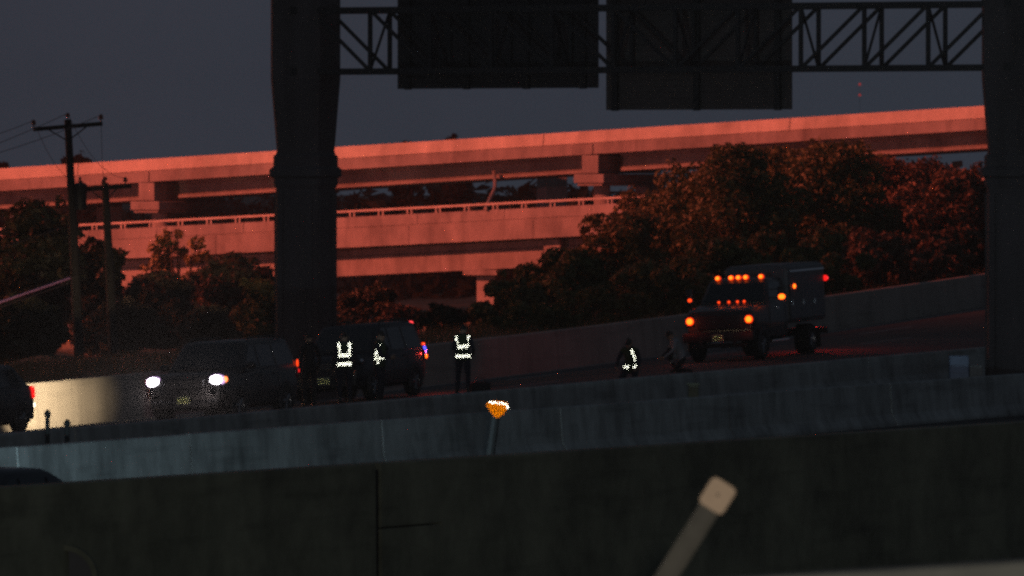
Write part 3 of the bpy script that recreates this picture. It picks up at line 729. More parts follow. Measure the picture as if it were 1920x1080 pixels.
for k, (a, b) in enumerate(zip(e1, far)): wire(a, b, 0.35, ['power line leaving the left end of the tall pole cross arm to the left', 'power line leaving the right end of the tall pole cross arm to the left', 'power line leaving the tip of the tall pole to the left'][k])
for k, (a, b) in enumerate(zip(e1, e2)): wire(a, b, 0.5, ['power line between the poles, from the left arm end', 'power line between the poles, from the right arm end', 'power line between the poles, from the tall tip'][k], 0.008)
wire(at(128, 423, 231), at(-250, 530, 215), 0.1, 'low cable slanting from the tall pole down to the left')
# slanting pale guy guard
ga = at(130, 522, 228); gb = at(-160, 622, 214)
r = empty('guy_guard', gb, 'pale pinkish tube slanting down left from the tall pole', 'tube')
MB().tube([Vector((0, 0, 0)), ga - gb], 0.038, 10).build('guard_tube', M['tube'], r, True); MB().tube([Vector((0.1, 0, -0.13)), ga - gb + Vector((0.12, 0, -0.10))], 0.014, 6).build('guy_wire', M['wire'], r)
# radio mast far away
r = empty('radio_mast', at(1612, 600, 1700), 'thin far radio mast with two small red beacons in the sky', 'mast'); b0 = at(1612, 600, 1700)
mb = MB(); top = at(1612, 156, 1700) - b0
for k in range(3): 
    o_ = Vector((math.cos(k * 2.1), math.sin(k * 2.1), 0)) * 0.25; mb.tube([o_, top + o_ * 0.3], 0.012, 4)
mb.build('lattice', M['steel'], r)
for y in (160, 180): MB().lathe([(0.10, 0), (0.24, 0.05), (0.24, 0.4), (0.1, 0.48)], 'z', at(1612, y, 1700) - b0, 10).build('beacon', M['e_beacon'], r, True)
# high mast lamp of the interchange and added low fill lamps, left of the picture
def mast_lamp(name, base, h, label, power, color, heads, radius):
    r = empty(name, base, label, 'street lamp')
    MB().tube([Vector((0, 0, 0)), Vector((0, 0, h))], [0.28, 0.12], 12).build('mast', M['galv'], r, True)
    for k in range(heads):
        a = k / heads * math.tau; o_ = Vector((math.cos(a), math.sin(a), 0)) * 0.9 + Z * h
        MB().tube([Z * h, o_], 0.05, 8).build('arm', M['galv'], r)
        MB().ellip(o_ + Z * 0.02, (0.38, 0.38, 0.16), 12, 8).build('lamp_housing', M['steel'], r, True)
        MB().ellip(o_ - Z * 0.12, (0.28, 0.28, 0.12), 12, 8).build('lamp_lens', M['e_sodium'], r, True)
    if heads > 1:      # shielded floods turned towards the interchange
        l_ = lamp('sodium_light', 'SPOT', (0, 0, h - 0.75), power, color, radius, None, 172, 1.0, r)
        l_.rotation_euler = Vector((0.58, 0.80, -0.30)).to_track_quat('-Z', 'Y').to_euler()
    else: lamp('sodium_light', 'POINT', (0, 0, h - 0.75), power, color, radius, parent=r)
mast_lamp('high_mast_lamp', Vector((-62, 285, -8.5)), 46, 'tall high mast street lamp with sodium heads, out of view on the left', 660000, (1, 0.150, 0.080), 6, 0.8)
mast_lamp('fill_lamp', Vector((-58, 300, -8.5)), 10, 'added low fill lamp beside the flyovers, out of view on the left', 46000, (1, 0.22, 0.22), 1, 0.3)  # added unseen lamp, fills the shaded girders with mauve light

mast_lamp('fill_lamp', Vector((-48, 247, -6.6)), 10, 'added fill lamp beside the left bank, out of view', 46000, (1, 0.28, 0.085), 1, 0.2)  # added unseen lamp, brightens the trees on the banks

# ------------------------------------------------------------------ vehicles (x forward, y left, z up, origin on the ground)
def wheel(parent, x, y, r, w, name='wheel'):
    s = 1 if y > 0 else -1
    o = bpy.data.objects.new(name, None)
    m = MB().lathe([(r * 0.62, -w / 2), (r * 0.93, -w / 2), (r, -w / 2 + 0.04), (r, w / 2 - 0.04), (r * 0.93, w / 2), (r * 0.62, w / 2)], 'y', (0, 0, 0), 24, cap=False)
    t = m.build(name, M['rubber'], parent, True); t.location = (x, y, r)
    k = MB().lathe([(0.02, s * w * 0.30), (r * 0.60, s * w * 0.22), (r * 0.66, s * w * 0.46), (r * 0.62, s * w * 0.46), (r * 0.55, s * w * 0.18)], 'y', (0, 0, 0), 24, cap=False)
    for j in range(5):
        a = j / 5 * math.tau; d = Vector((math.cos(a), 0, math.sin(a)))
        k.tube([Vector((0, s * w * 0.36, 0)), d * r * 0.6 + Vector((0, s * w * 0.36, 0))], [0.05, 0.035], 6)
    k.lathe([(0.0, s * w * 0.42), (0.06, s * w * 0.42), (0.07, s * w * 0.3)], 'y', (0, 0, 0), 12, cap=False)
    k.build('rim', M['rim'], t, True)
    bpy.data.objects.remove(o)
    return t
def arch(parent, x, y, r):
    s = 1 if y > 0 else -1; m = MB(); n = 16; v = []; f = []
    for k in range(n + 1):
        a = -0.25 + k / n * (math.pi + 0.5)
        for rr, yy in ((r + 0.10, y + s * 0.004), (r + 0.085, y + s * 0.03), (r - 0.02, y + s * 0.03), (r - 0.05, y - s * 0.25)):
            v.append((x + rr * math.cos(a), yy, max(0.2, r * 0.95 + rr * math.sin(a))))
    for k in range(n):
        for j in range(3): f.append((k * 4 + j, k * 4 + j + 1, k * 4 + 5 + j, k * 4 + 4 + j))
    # dark well inside
    c = len(v); v += [(x + (r + 0.07) * math.cos(k / 20 * math.tau), y + s * 0.006, max(0.22, r * 0.95 + (r + 0.07) * math.sin(k / 20 * math.tau))) for k in range(20)]; f.append(tuple(c + k for k in range(20)))
    m.add(v, f).build('wheel_arch', M['black'], parent)
def body_loft(st, name, material, parent):
    rings = []
    for x, zb, zt, hw in st:
        h = zt - zb
        half = [(0, zb), (hw * 0.82, zb), (hw * 0.965, zb + 0.10 * h), (hw * 1.0, zb + 0.38 * h), (hw * 1.0, zb + 0.52 * h), (hw * 0.985, zt - 0.16 * h), (hw * 0.955, zt - 0.05 * h), (hw * 0.88, zt), (hw * 0.45, zt + 0.02), (0, zt + 0.028)]
        ring = [Vector((x, y, z)) for y, z in half] + [Vector((x, -y, z)) for y, z in half[-2:0:-1]]
        rings.append(ring)
    return MB().ring(rings).build(name, material, parent, True)
def cabin_ring(xf, xr, w, z, r=0.09):
    pts = []
    for cx, cy, a0 in ((xf - r, w - r, 0), (xr + r, w - r, 90), (xr + r, -w + r, 180), (xf - r, -w + r, 270)):
        for k in range(4):
            a = math.radians(a0 + k * 30); pts.append(Vector((cx + r * math.cos(a), cy + r * math.sin(a), z)))
    return pts
def lerp(a, b, t): return a + (b - a) * t
def slab(parent, name, quad, off, material, th=0.012):
    q = [Vector(p) for p in quad]; n = (q[1] - q[0]).cross(q[3] - q[0]).normalized()
    if n.dot(Vector(off)) < 0: n = -n
    return MB().ring([[p - n * th * 0.3 for p in q], [p + n * th for p in q]]).build(name, material, parent)
def plate(parent, x, z, s=1):
    # licence plate: painted sheet with reflective film, on the front
    pl = MB().box((x, 0, z), (0.012, 0.33, 0.17), bev=0.004).build('licence_plate', M['plate'], parent)
    cells = retro_cells(0.30, 0.14, 0.014, lambda a, b: abs(a) < 0.145 and abs(b) < 0.066)
    retro_mesh('plate_film', [[Vector((x + 0.011 * s, a * s, z + b)) for a, b in t] for t in cells], M['retro_plate'], pl)
def car(name, label, front, sp, group='vehicles stopped on the highway', cat='car', zfun=road_z):
    L, W = sp['L'], sp['W']; hw = W / 2; paint = sp['paint']; hx = L / 2; b = sp['belt']; H = sp['H']; g = sp.get('low', 0.30)
    root = empty(name, (0, 0, 0), label, cat, group)
    hd = sp['hood']; tr_ = sp['tail']
    st = [(hx, g + 0.16, hd - 0.30, hw * 0.80), (hx - 0.05, g + 0.08, hd - 0.16, hw * 0.90), (hx - 0.18, g + 0.02, hd - 0.05, hw * 0.965), (hx - 0.55, g, hd, hw), (sp['ws0'] + 0.1, g, b - 0.06, hw), (0, g, b, hw), (-hx + 1.0, g, b + 0.01, hw), (-hx + 0.35, g + 0.02, tr_, hw * 0.98), (-hx + 0.10, g + 0.08, tr_ - 0.03, hw * 0.945), (-hx, g + 0.14, tr_ - 0.2, hw * 0.88)]
    body_loft(st, 'body', paint, root)
    z0, z1 = b - 0.05, H - 0.075
    f0, f1, r0, r1 = sp['ws0'], sp['ws1'], sp['rw0'], sp['rw1']; w0, w1 = hw * 0.955, hw * 0.80
    lv = lambda z: (z - z0) / (z1 - z0)
    MB().ring([cabin_ring(f0, r0, w0, z0), cabin_ring(f1, r1, w1, z1), cabin_ring(f1 - 0.10, r1 + 0.10, w1 - 0.07, H - 0.02, 0.12), cabin_ring(f1 - 0.3, r1 + 0.3, w1 - 0.25, H, 0.12)]).build('cabin', paint, root, True)
    def side(x, z, s): return Vector((x, s * lerp(w0, w1, lv(z)), z))
    za, zb_ = b + 0.03, H - 0.14
    fx = lambda z: lerp(f0, f1, lv(z)); rx = lambda z: lerp(r0, r1, lv(z))
    slab(root, 'windshield', [(fx(za), w0 - 0.16, za), (fx(za), -w0 + 0.16, za), (fx(zb_), -w1 + 0.10, zb_), (fx(zb_), w1 - 0.10, zb_)], (1, 0, 0.2), M['glass'])
    slab(root, 'rear_window', [(rx(za + 0.05), w0 - 0.18, za + 0.05), (rx(za + 0.05), -w0 + 0.18, za + 0.05), (rx(zb_), -w1 + 0.12, zb_), (rx(zb_), w1 - 0.12, zb_)], (-1, 0, 0.2), M['glass'])
    for s in (1, -1):
        for j, (xa, xb, xc, xd) in enumerate(sp['win']):     # bottom front, bottom rear, top rear, top front
            slab(root, 'side_window', [side(xa, za, s), side(xb, za, s), side(xc, zb_, s), side(xd, zb_, s)], (0, s, 0), M['glass'])
        for j, x in enumerate(sp['handles']): MB().box((x, s * (hw * 0.985 + 0.018), b - 0.14), (0.18, 0.035, 0.032), bev=0.008).build('door_handle', paint, root)
        for x in sp['seams']: MB().box((x, s * (hw + 0.001), (g + b) / 2 + 0.05), (0.012, 0.006, b - g - 0.30)).build('door_seam', M['black'], root)
        m_ = MB().ellip((f0 - 0.25, s * (hw + 0.10), b + 0.09), (0.09, 0.13, 0.09), 12, 8).build('mirror', paint, root, True)
        MB().tube([(f0 - 0.25, s * (w0 - 0.02), b + 0.03), (f0 - 0.25, s * (hw + 0.06), b + 0.06)], 0.025, 6).build('mirror_arm', M['black'], m_)
        hl = MB().ellip((hx - 0.14, s * (hw * 0.79), hd - 0.17), (0.13, 0.20, 0.135), 16, 10).build('headlight', M['e_halo' if sp['lit'] else sp['head']], root, True)
        if sp['lit']: MB().ellip((hx - 0.10, s * (hw * 0.79), hd - 0.165), (0.13, 0.155, 0.105), 16, 10).build('bulb', M['e_head'], hl, True)
        MB().ellip((hx - 0.20, s * (hw * 0.955), hd - 0.16), (0.12, 0.05, 0.07), 10, 7).build('turn_lamp', M['e_turn' if sp['lit'] else 'chrome'], hl, True)
        MB().box((-hx + 0.10, s * hw * 0.86, tr_ - 0.20), (0.20, 0.20, 0.30), bev=0.05).build('tail_light', M[sp['tailm']], root, True)
        for x in (sp['wf'], sp['wr']):
            arch(root, x, s * hw * 0.985, sp['wheel']); wheel(root, x, s * (hw - 0.11), sp['wheel'], 0.24)
    gr = MB().box((hx - 0.02, 0, hd - 0.24), (0.09, W * 0.50, 0.20), bev=0.02).build('grille', M['black'], root)
    for k in range(3): MB().box((hx + 0.03, 0, hd - 0.30 + k * 0.06), (0.02, W * 0.48, 0.016)).build('grille_bar', M['chrome'], gr)
    MB().box((hx - 0.02, 0, g + 0.17), (0.16, W * 0.86, 0.20), bev=0.05).build('front_bumper', M['black'], root, True)
    MB().box((-hx + 0.02, 0, g + 0.20), (0.14, W * 0.86, 0.22), bev=0.05).build('rear_bumper', M['black'], root, True)
    plate(root, hx + 0.075, g + 0.27)
    for s in (1, -1):
        if sp.get('rails'): MB().tube([(f1 - 0.3, s * (w1 - 0.08), H - 0.01), (f1 - 0.4, s * (w1 - 0.08), H + 0.05), (r1 + 0.4, s * (w1 - 0.08), H + 0.05), (r1 + 0.3, s * (w1 - 0.08), H - 0.01)], 0.018, 6).build('roof_rail', M['black'], root)
    for s in (1, -1): MB().tube([(f0 + 0.02, s * 0.1, b + 0.02), (f0 - 0.12, s * 0.1 - 0.5, b + 0.14)], 0.012, 5).build('wiper', M['black'], root)
    place(root, front, hx, zfun)
    return root
def place(root, front, hx, zfun=road_z, head=None):
    h = HEAD if head is None else head; fw = Vector((math.cos(h), math.sin(h), 0)); c = Vector((front.x, front.y, 0)) - fw * hx
    pf = c + fw * hx * 0.6; pr = c - fw * hx * 0.6; zf, zr = zfun(pf.x, pf.y), zfun(pr.x, pr.y)
    lf = Vector((-fw.y, fw.x, 0)); zl, zq = zfun((c + lf * 0.8).x, (c + lf * 0.8).y), zfun((c - lf * 0.8).x, (c - lf * 0.8).y)
    root.location = (c.x, c.y, (zf + zr) / 2)
    root.rotation_euler = (math.atan2(zl - zq, 1.6), -math.atan2(zf - zr, hx * 1.2), h)
SUV = dict(L=4.85, W=1.98, H=1.87, belt=1.20, hood=1.17, tail=1.22, low=0.30, ws0=1.18, ws1=0.48, rw0=-2.40, rw1=-2.10, paint=M['car_black'], wf=1.5, wr=-1.45, wheel=0.39,
  win=[(0.92, 0.10, 0.10, 0.42), (0.0, -0.95, -0.90, 0.0), (-1.07, -2.12, -1.90, -1.02)], handles=(0.22, -0.78), seams=(1.02, 0.05, -1.0), head='e_head', lit=True, tailm='e_red', rails=True)
bpy.context.view_layer.update()
SUV['tailm'] = 'tail_off'
suv1 = car('parked_car', 'dark sport utility vehicle facing left with blazing white headlights', cast(348, 797), SUV)
for s in (1, -1):
    MB().ellip((-2.44, s * 0.90, 1.06), (0.05, 0.05, 0.06), 10, 7).build('tail_lamp', M['e_red'], suv1, True); MB().ellip((-2.38, s * 0.93, 1.24), (0.03, 0.02, 0.09), 10, 7).build('tail_lamp_upper', M['e_small'], suv1, True)
# its low beams, thrown towards the roadside wall
for s in (1, -1):
    hb = lamp('headlight_beam', 'SPOT', (2.62, s * 0.78, 0.76), 26000, (1, 0.84, 0.80), 0.07, None, 54, 0.35, suv1)
    hb.rotation_euler = Vector((1.0, 0.22, 0.0)).to_track_quat('-Z', 'Y').to_euler()
SUV['tailm'] = 'e_red'
SUV2 = dict(SUV); SUV2.update(paint=M['car_navy'], head='glass', lit=False, H=1.93, tailm='tail_off')
suv2 = car('parked_car', 'black police utility vehicle behind the two workers, red light at its rear roof edge', cast(612, 757), SUV2)
MB().ellip((-2.17, 0.66, 1.86), (0.05, 0.09, 0.05), 10, 7).build('roof_lamp', M['e_redhot'], suv2, True)
MB().box((-2.30, 0.815, 1.52), (0.02, 0.03, 0.36), Matrix.Rotation(-0.45, 3, 'Y'), 0.008).build('pillar_lamp', M['tail_off'], suv2)
MB().ellip((-2.46, 0.90, 1.14), (0.05, 0.05, 0.11), 10, 7).build('tail_lamp_blue', M['e_blue'], suv2, True)
MB().ellip((-2.46, 0.91, 0.98), (0.06, 0.055, 0.06), 10, 7).build('tail_lamp_amber', M['e_amber'], suv2, True)
MB().ellip((-1.9, 1.0, 1.06), (0.05, 0.012, 0.04), 10, 7).build('side_marker', M['e_red'], suv2, True)
MB().ellip((-2.47, 0.87, 1.30), (0.04, 0.05, 0.03), 10, 7).build('tail_lamp_upper', M['e_small'], suv2, True)
lamp('rear_glow', 'POINT', (-2.75, 0.9, 1.1), 30, (1, 0.08, 0.06), 0.06, parent=suv2)
SED = dict(L=4.6, W=1.84, H=1.63, belt=1.05, hood=0.97, tail=1.12, low=0.2, ws0=0.95, ws1=0.15, rw0=-2.12, rw1=-1.45, paint=M['car_black'], wf=1.4, wr=-1.35, wheel=0.33,
  win=[(0.70, -0.05, -0.05, 0.10), (-0.15, -0.95, -0.92, -0.15), (-1.05, -1.6, -1.3, -1.0)], handles=(0.05, -0.85), seams=(0.85, -0.1, -1.05), head='glass', lit=False, tailm='e_red')
fw = Vector((math.cos(HEAD), math.sin(HEAD), 0))
p3 = cast(30, 811); front3 = Vector((at(66, 0, p3.y).x, p3.y, 0)) + fw * 4.6 - Vector((-fw.y, fw.x, 0)) * 0.8
car3 = car('parked_car', 'dark hatchback cut by the left edge with a red tail light, beside the bright wall', front3, SED)
for s, w_ in ((1, 0.05), (-1, 0.07)): MB().ellip((-2.33, s * 0.74, 0.62), (0.05, 0.10, 0.09), 12, 8).build('reverse_lamp', M['e_rev'], car3, True)
hb = lamp('reverse_beam', 'SPOT', (-2.45, 0.74, 0.62), 40000, (1, 0.77, 0.48), 0.05, None, 15, 1.0, car3)
bpy.context.view_layer.update()
tg = wall_b(76) + Z * 0.68; tl = car3.matrix_world.inverted() @ tg - Vector((-2.45, 0.74, 0.62)); hb.rotation_euler = tl.to_track_quat('-Z', 'Y').to_euler()
# car on the near road, hidden below its roof by the retaining wall
def front_z(X, Y): return bar1_b(960 + F * X / Y).z + 0.01
SED2 = dict(SED); SED2.update(H=1.42, belt=0.98, hood=0.9, tail=1.02, tailm='e_red', rw0=-2.2, rw1=-1.2)
q = at(24, 880, 117.5); nd = (near_t(1500) - near_t(0)); nd.z = 0; nd.normalize(); nh = math.atan2(-nd.y, -nd.x)
HEAD_SAVE = HEAD; HEAD = nh
car4 = car('passing_car', 'dark car roof passing low at the left edge in front of the blue-lit barrier', q + Vector((math.cos(nh), math.sin(nh), 0)) * 3.6, SED2, 'cars on the near road', 'car', front_z)
HEAD = HEAD_SAVE
q4 = Vector(car4.location)
lamp('tail_glow', 'POINT', (-2.45, -0.75, 0.85), 26, (1, 0.25, 0.16), 0.05, parent=car4)
# oncoming car farther left on the near road, out of view, whose cool headlights wash the barrier
bc = near_t(-300).lerp(bar1_t(-300), 0.52); bc.z = front_z(bc.x, bc.y)
car5 = copy_tree(car4); car5['label'] = 'oncoming car on the near road, out of view on the left'
for ch in car5.children:
    if ch.name.startswith('tail_glow'): bpy.data.objects.remove(ch); break
car5.location = bc; car5.rotation_euler = (0, 0, nh + math.pi)
for s in (1, -1):
    hb = lamp('headlight_beam', 'SPOT', (2.5, s * 0.7, 0.68), 4200, (0.58, 0.86, 1.0), 0.07, None, 60, 0.9, car5)
    hb.rotation_euler = Vector((1.0, 0.07, 0.0)).to_track_quat('-Z', 'Y').to_euler()

# service truck
def truck():
    r = empty('service_truck', (0, 0, 0), 'heavy service truck with amber roof lights and a boxy rear body', 'truck')
    hx = 3.05; P_ = M['truck_w']
    body_loft([(hx, 0.80, 1.30, 0.94), (hx - 0.06, 0.74, 1.42, 1.0), (hx - 0.3, 0.70, 1.50, 1.03), (hx - 1.15, 0.62, 1.58, 1.06), (hx - 1.3, 0.60, 1.60, 1.06)], 'hood', P_, r)
    body_loft([(hx - 1.25, 0.55, 1.62, 1.06), (hx - 2.2, 0.52, 1.64, 1.07), (hx - 3.0, 0.52, 1.64, 1.07)], 'cab_lower', P_, r)
    z0, z1 = 1.58, 2.22; f0, f1, r0, r1, w0, w1 = hx - 1.28, hx - 1.80, hx - 3.0, hx - 2.95, 1.02, 0.86
    MB().ring([cabin_ring(f0, r0, w0, z0), cabin_ring(f1, r1, w1, z1), cabin_ring(f1 - 0.12, r1 + 0.08, w1 - 0.08, 2.28, 0.1), cabin_ring(f1 - 0.3, r1 + 0.2, w1 - 0.25, 2.30, 0.1)]).build('cab', P_, r, True)
    lv = lambda z: (z - z0) / (z1 - z0); fx = lambda z: lerp(f0, f1, lv(z)); sy = lambda z: lerp(w0, w1, lv(z))
    a, b = 1.66, 2.16
    slab(r, 'windshield', [(fx(a), w0 - 0.14, a), (fx(a), -w0 + 0.14, a), (fx(b), -w1 + 0.08, b), (fx(b), w1 - 0.08, b)], (1, 0, 0.2), M['glass'])
    for s in (1, -1):
        slab(r, 'side_window', [(fx(a) - 0.16, s * sy(a), a), (r0 + 0.12, s * sy(a), a), (r1 + 0.10, s * sy(b), b), (fx(b) - 0.12, s * sy(b), b)], (0, s, 0), M['glass'])
        MB().box((hx - 2.1, s * 1.075, 1.42), (0.2, 0.03, 0.04), bev=0.008).build('door_handle', M['chrome'], r)
        MB().box((hx - 1.36, s * 1.068, 1.1), (0.014, 0.012, 0.95)).build('door_seam', M['black'], r); MB().box((hx - 2.8, s * 1.074, 1.1), (0.014, 0.012, 0.95)).build('door_seam', M['black'], r)
        MB().box((hx - 2.1, s * 0.98, 0.50), (1.5, 0.3, 0.06), bev=0.015).build('running_board', M['chrome'], r)
        # mirror with lamp
        m_ = MB().box((hx - 1.55, s * 1.38, 1.84), (0.10, 0.22, 0.40), bev=0.03).build('mirror', M['black'], r, True)
        for z in (1.72, 1.96): MB().tube([(hx - 1.6, s * 1.0, z), (hx - 1.56, s * 1.36, z)], 0.018, 6).build('mirror_arm', M['black'], m_)
        big = s > 0
        MB().ellip((hx - 1.49, s * (1.40 if big else 1.36), 1.74), (0.03, 0.10 if big else 0.06, 0.075 if big else 0.05), 12, 8).build('mirror_lamp', M['e_amber' if big else 'e_small'], m_, True)
        # headlamp cluster
        h_ = MB().box((hx - 0.06, s * 0.88, 1.16), (0.16, 0.28, 0.34), bev=0.04).build('headlight', M['glass'], r, True)
        MB().ellip((hx + 0.02, s * 0.88, 1.17), (0.04, 0.125, 0.12), 14, 9).build('turn_lens', M['e_amber_rim'], h_, True)
        MB().ellip((hx + 0.045, s * 0.88, 1.17), (0.04, 0.092, 0.088), 14, 9).build('turn_lamp', M['e_amber'], h_, True)
        for x, y, w in ((hx - 0.75, 0.92, 0.26), (-2.35, 0.80, 0.46)):
            wheel(r, x, s * y, 0.43, w)
        arch(r, hx - 0.75, s * 1.03, 0.43)
        MB().box((-1.58, s * 0.42, 0.62), (4.75, 0.09, 0.2)).build('chassis_rail', M['black'], r)
        MB().box((-2.35, s * 0.96, 0.98), (1.2, 0.36, 0.05), bev=0.01).build('fender', M['black'], r)
        MB().box((-3.0, s * 0.8, 0.40), (0.03, 0.5, 0.5)).build('mud_flap', M['rubber'], r)
    for k, y in enumerate((-0.62, -0.22, 0, 0.22, 0.68)):
        o = MB().ellip((f1 - 0.09, y, 2.33), (0.09, 0.062, 0.055), 12, 8).build('roof_lamp', M['e_amber'], r, True)
        MB().ellip((f1 - 0.13, y, 2.325), (0.10, 0.085, 0.07), 12, 8).build('roof_lamp_lens', M['e_amber_rim'], o, True)
    for y in (-0.40, -0.10, 0.16, 0.36): MB().ellip((hx - 1.22, y, 1.655), (0.04, 0.035, 0.03), 10, 7).build('cowl_reflection', M['e_small'], r, True)  # glowing dots stand in for the roof lamps mirrored in the hood
    g_ = MB().box((hx + 0.0, 0, 1.12), (0.10, 1.36, 0.46), bev=0.04).build('grille', M['black'], r)
    for k in range(5): MB().box((hx + 0.06, 0, 0.96 + k * 0.085), (0.02, 1.28, 0.03), bev=0.006).build('grille_bar', M['steel'], g_)
    MB().box((hx + 0.12, 0, 0.70), (0.22, 2.12, 0.28), bev=0.05).build('front_bumper', M['steel'], r, True)
    for s in (1, -1): MB().box((hx + 0.24, s * 0.5, 0.55), (0.05, 0.08, 0.14), bev=0.01).build('tow_hook', M['black'], r)
    MB().box((hx - 0.1, 0, 0.45), (0.4, 1.6, 0.12), bev=0.03).build('air_dam', M['black'], r)
    plate(r, hx + 0.245, 0.68)
    # rear body
    bx = MB().box((-2.2, 0, 1.76), (3.48, 1.96, 1.66), bev=0.12).build('box_body', M['box_w'], r)
    MB().box((-2.2, 0, 2.60), (3.2, 1.7, 0.05), bev=0.02).build('roof_panel', M['box_w'], bx)
    for s in (1, -1):
        for x, w in ((-0.98, 0.9), (-2.05, 1.05), (-3.1, 0.9)): 
            MB().box((x, s * 0.986, 1.55), (w, 0.016, 1.0), bev=0.006).build('locker_door', M['box_w'], bx)
            MB().box((x + w * 0.3, s * 1.0, 1.5), (0.05, 0.02, 0.16), bev=0.006).build('latch', M['chrome'], bx)
        MB().box((-2.2, s * 0.985, 2.42), (3.2, 0.03, 0.05)).build('trim_rail', M['chrome'], bx)
    MB().ellip((-0.9, 1.01, 1.98), (0.075, 0.03, 0.065), 12, 8).build('side_marker', M['e_amber'], bx, True)
    MB().ellip((-3.90, 1.0, 2.13), (0.085, 0.075, 0.085), 12, 8).build('rear_lamp', M['e_red'], bx, True)
    MB().ellip((-3.92, 1.03, 2.13), (0.045, 0.055, 0.045), 12, 8).build('rear_lamp_bulb', M['e_redhot'], bx, True)
    MB().box((-3.95, 0, 0.62), (0.16, 1.96, 0.18), bev=0.03).build('rear_bumper', M['steel'], r)
    lamp('turn_glow', 'POINT', (hx + 0.6, -1.1, 1.15), 5, (1, 0.07, 0.025), 0.08, parent=r)
    lamp('turn_glow', 'POINT', (hx + 0.7, 0.9, 0.9), 1.5, (1, 0.07, 0.025), 0.08, parent=r)
    lamp('rear_glow', 'POINT', (-4.4, 0.3, 1.1), 75, (1, 0.02, 0.015), 0.08, parent=r)
    return r, hx
tk, hx = truck(); place(tk, cast(1353, 678), hx)

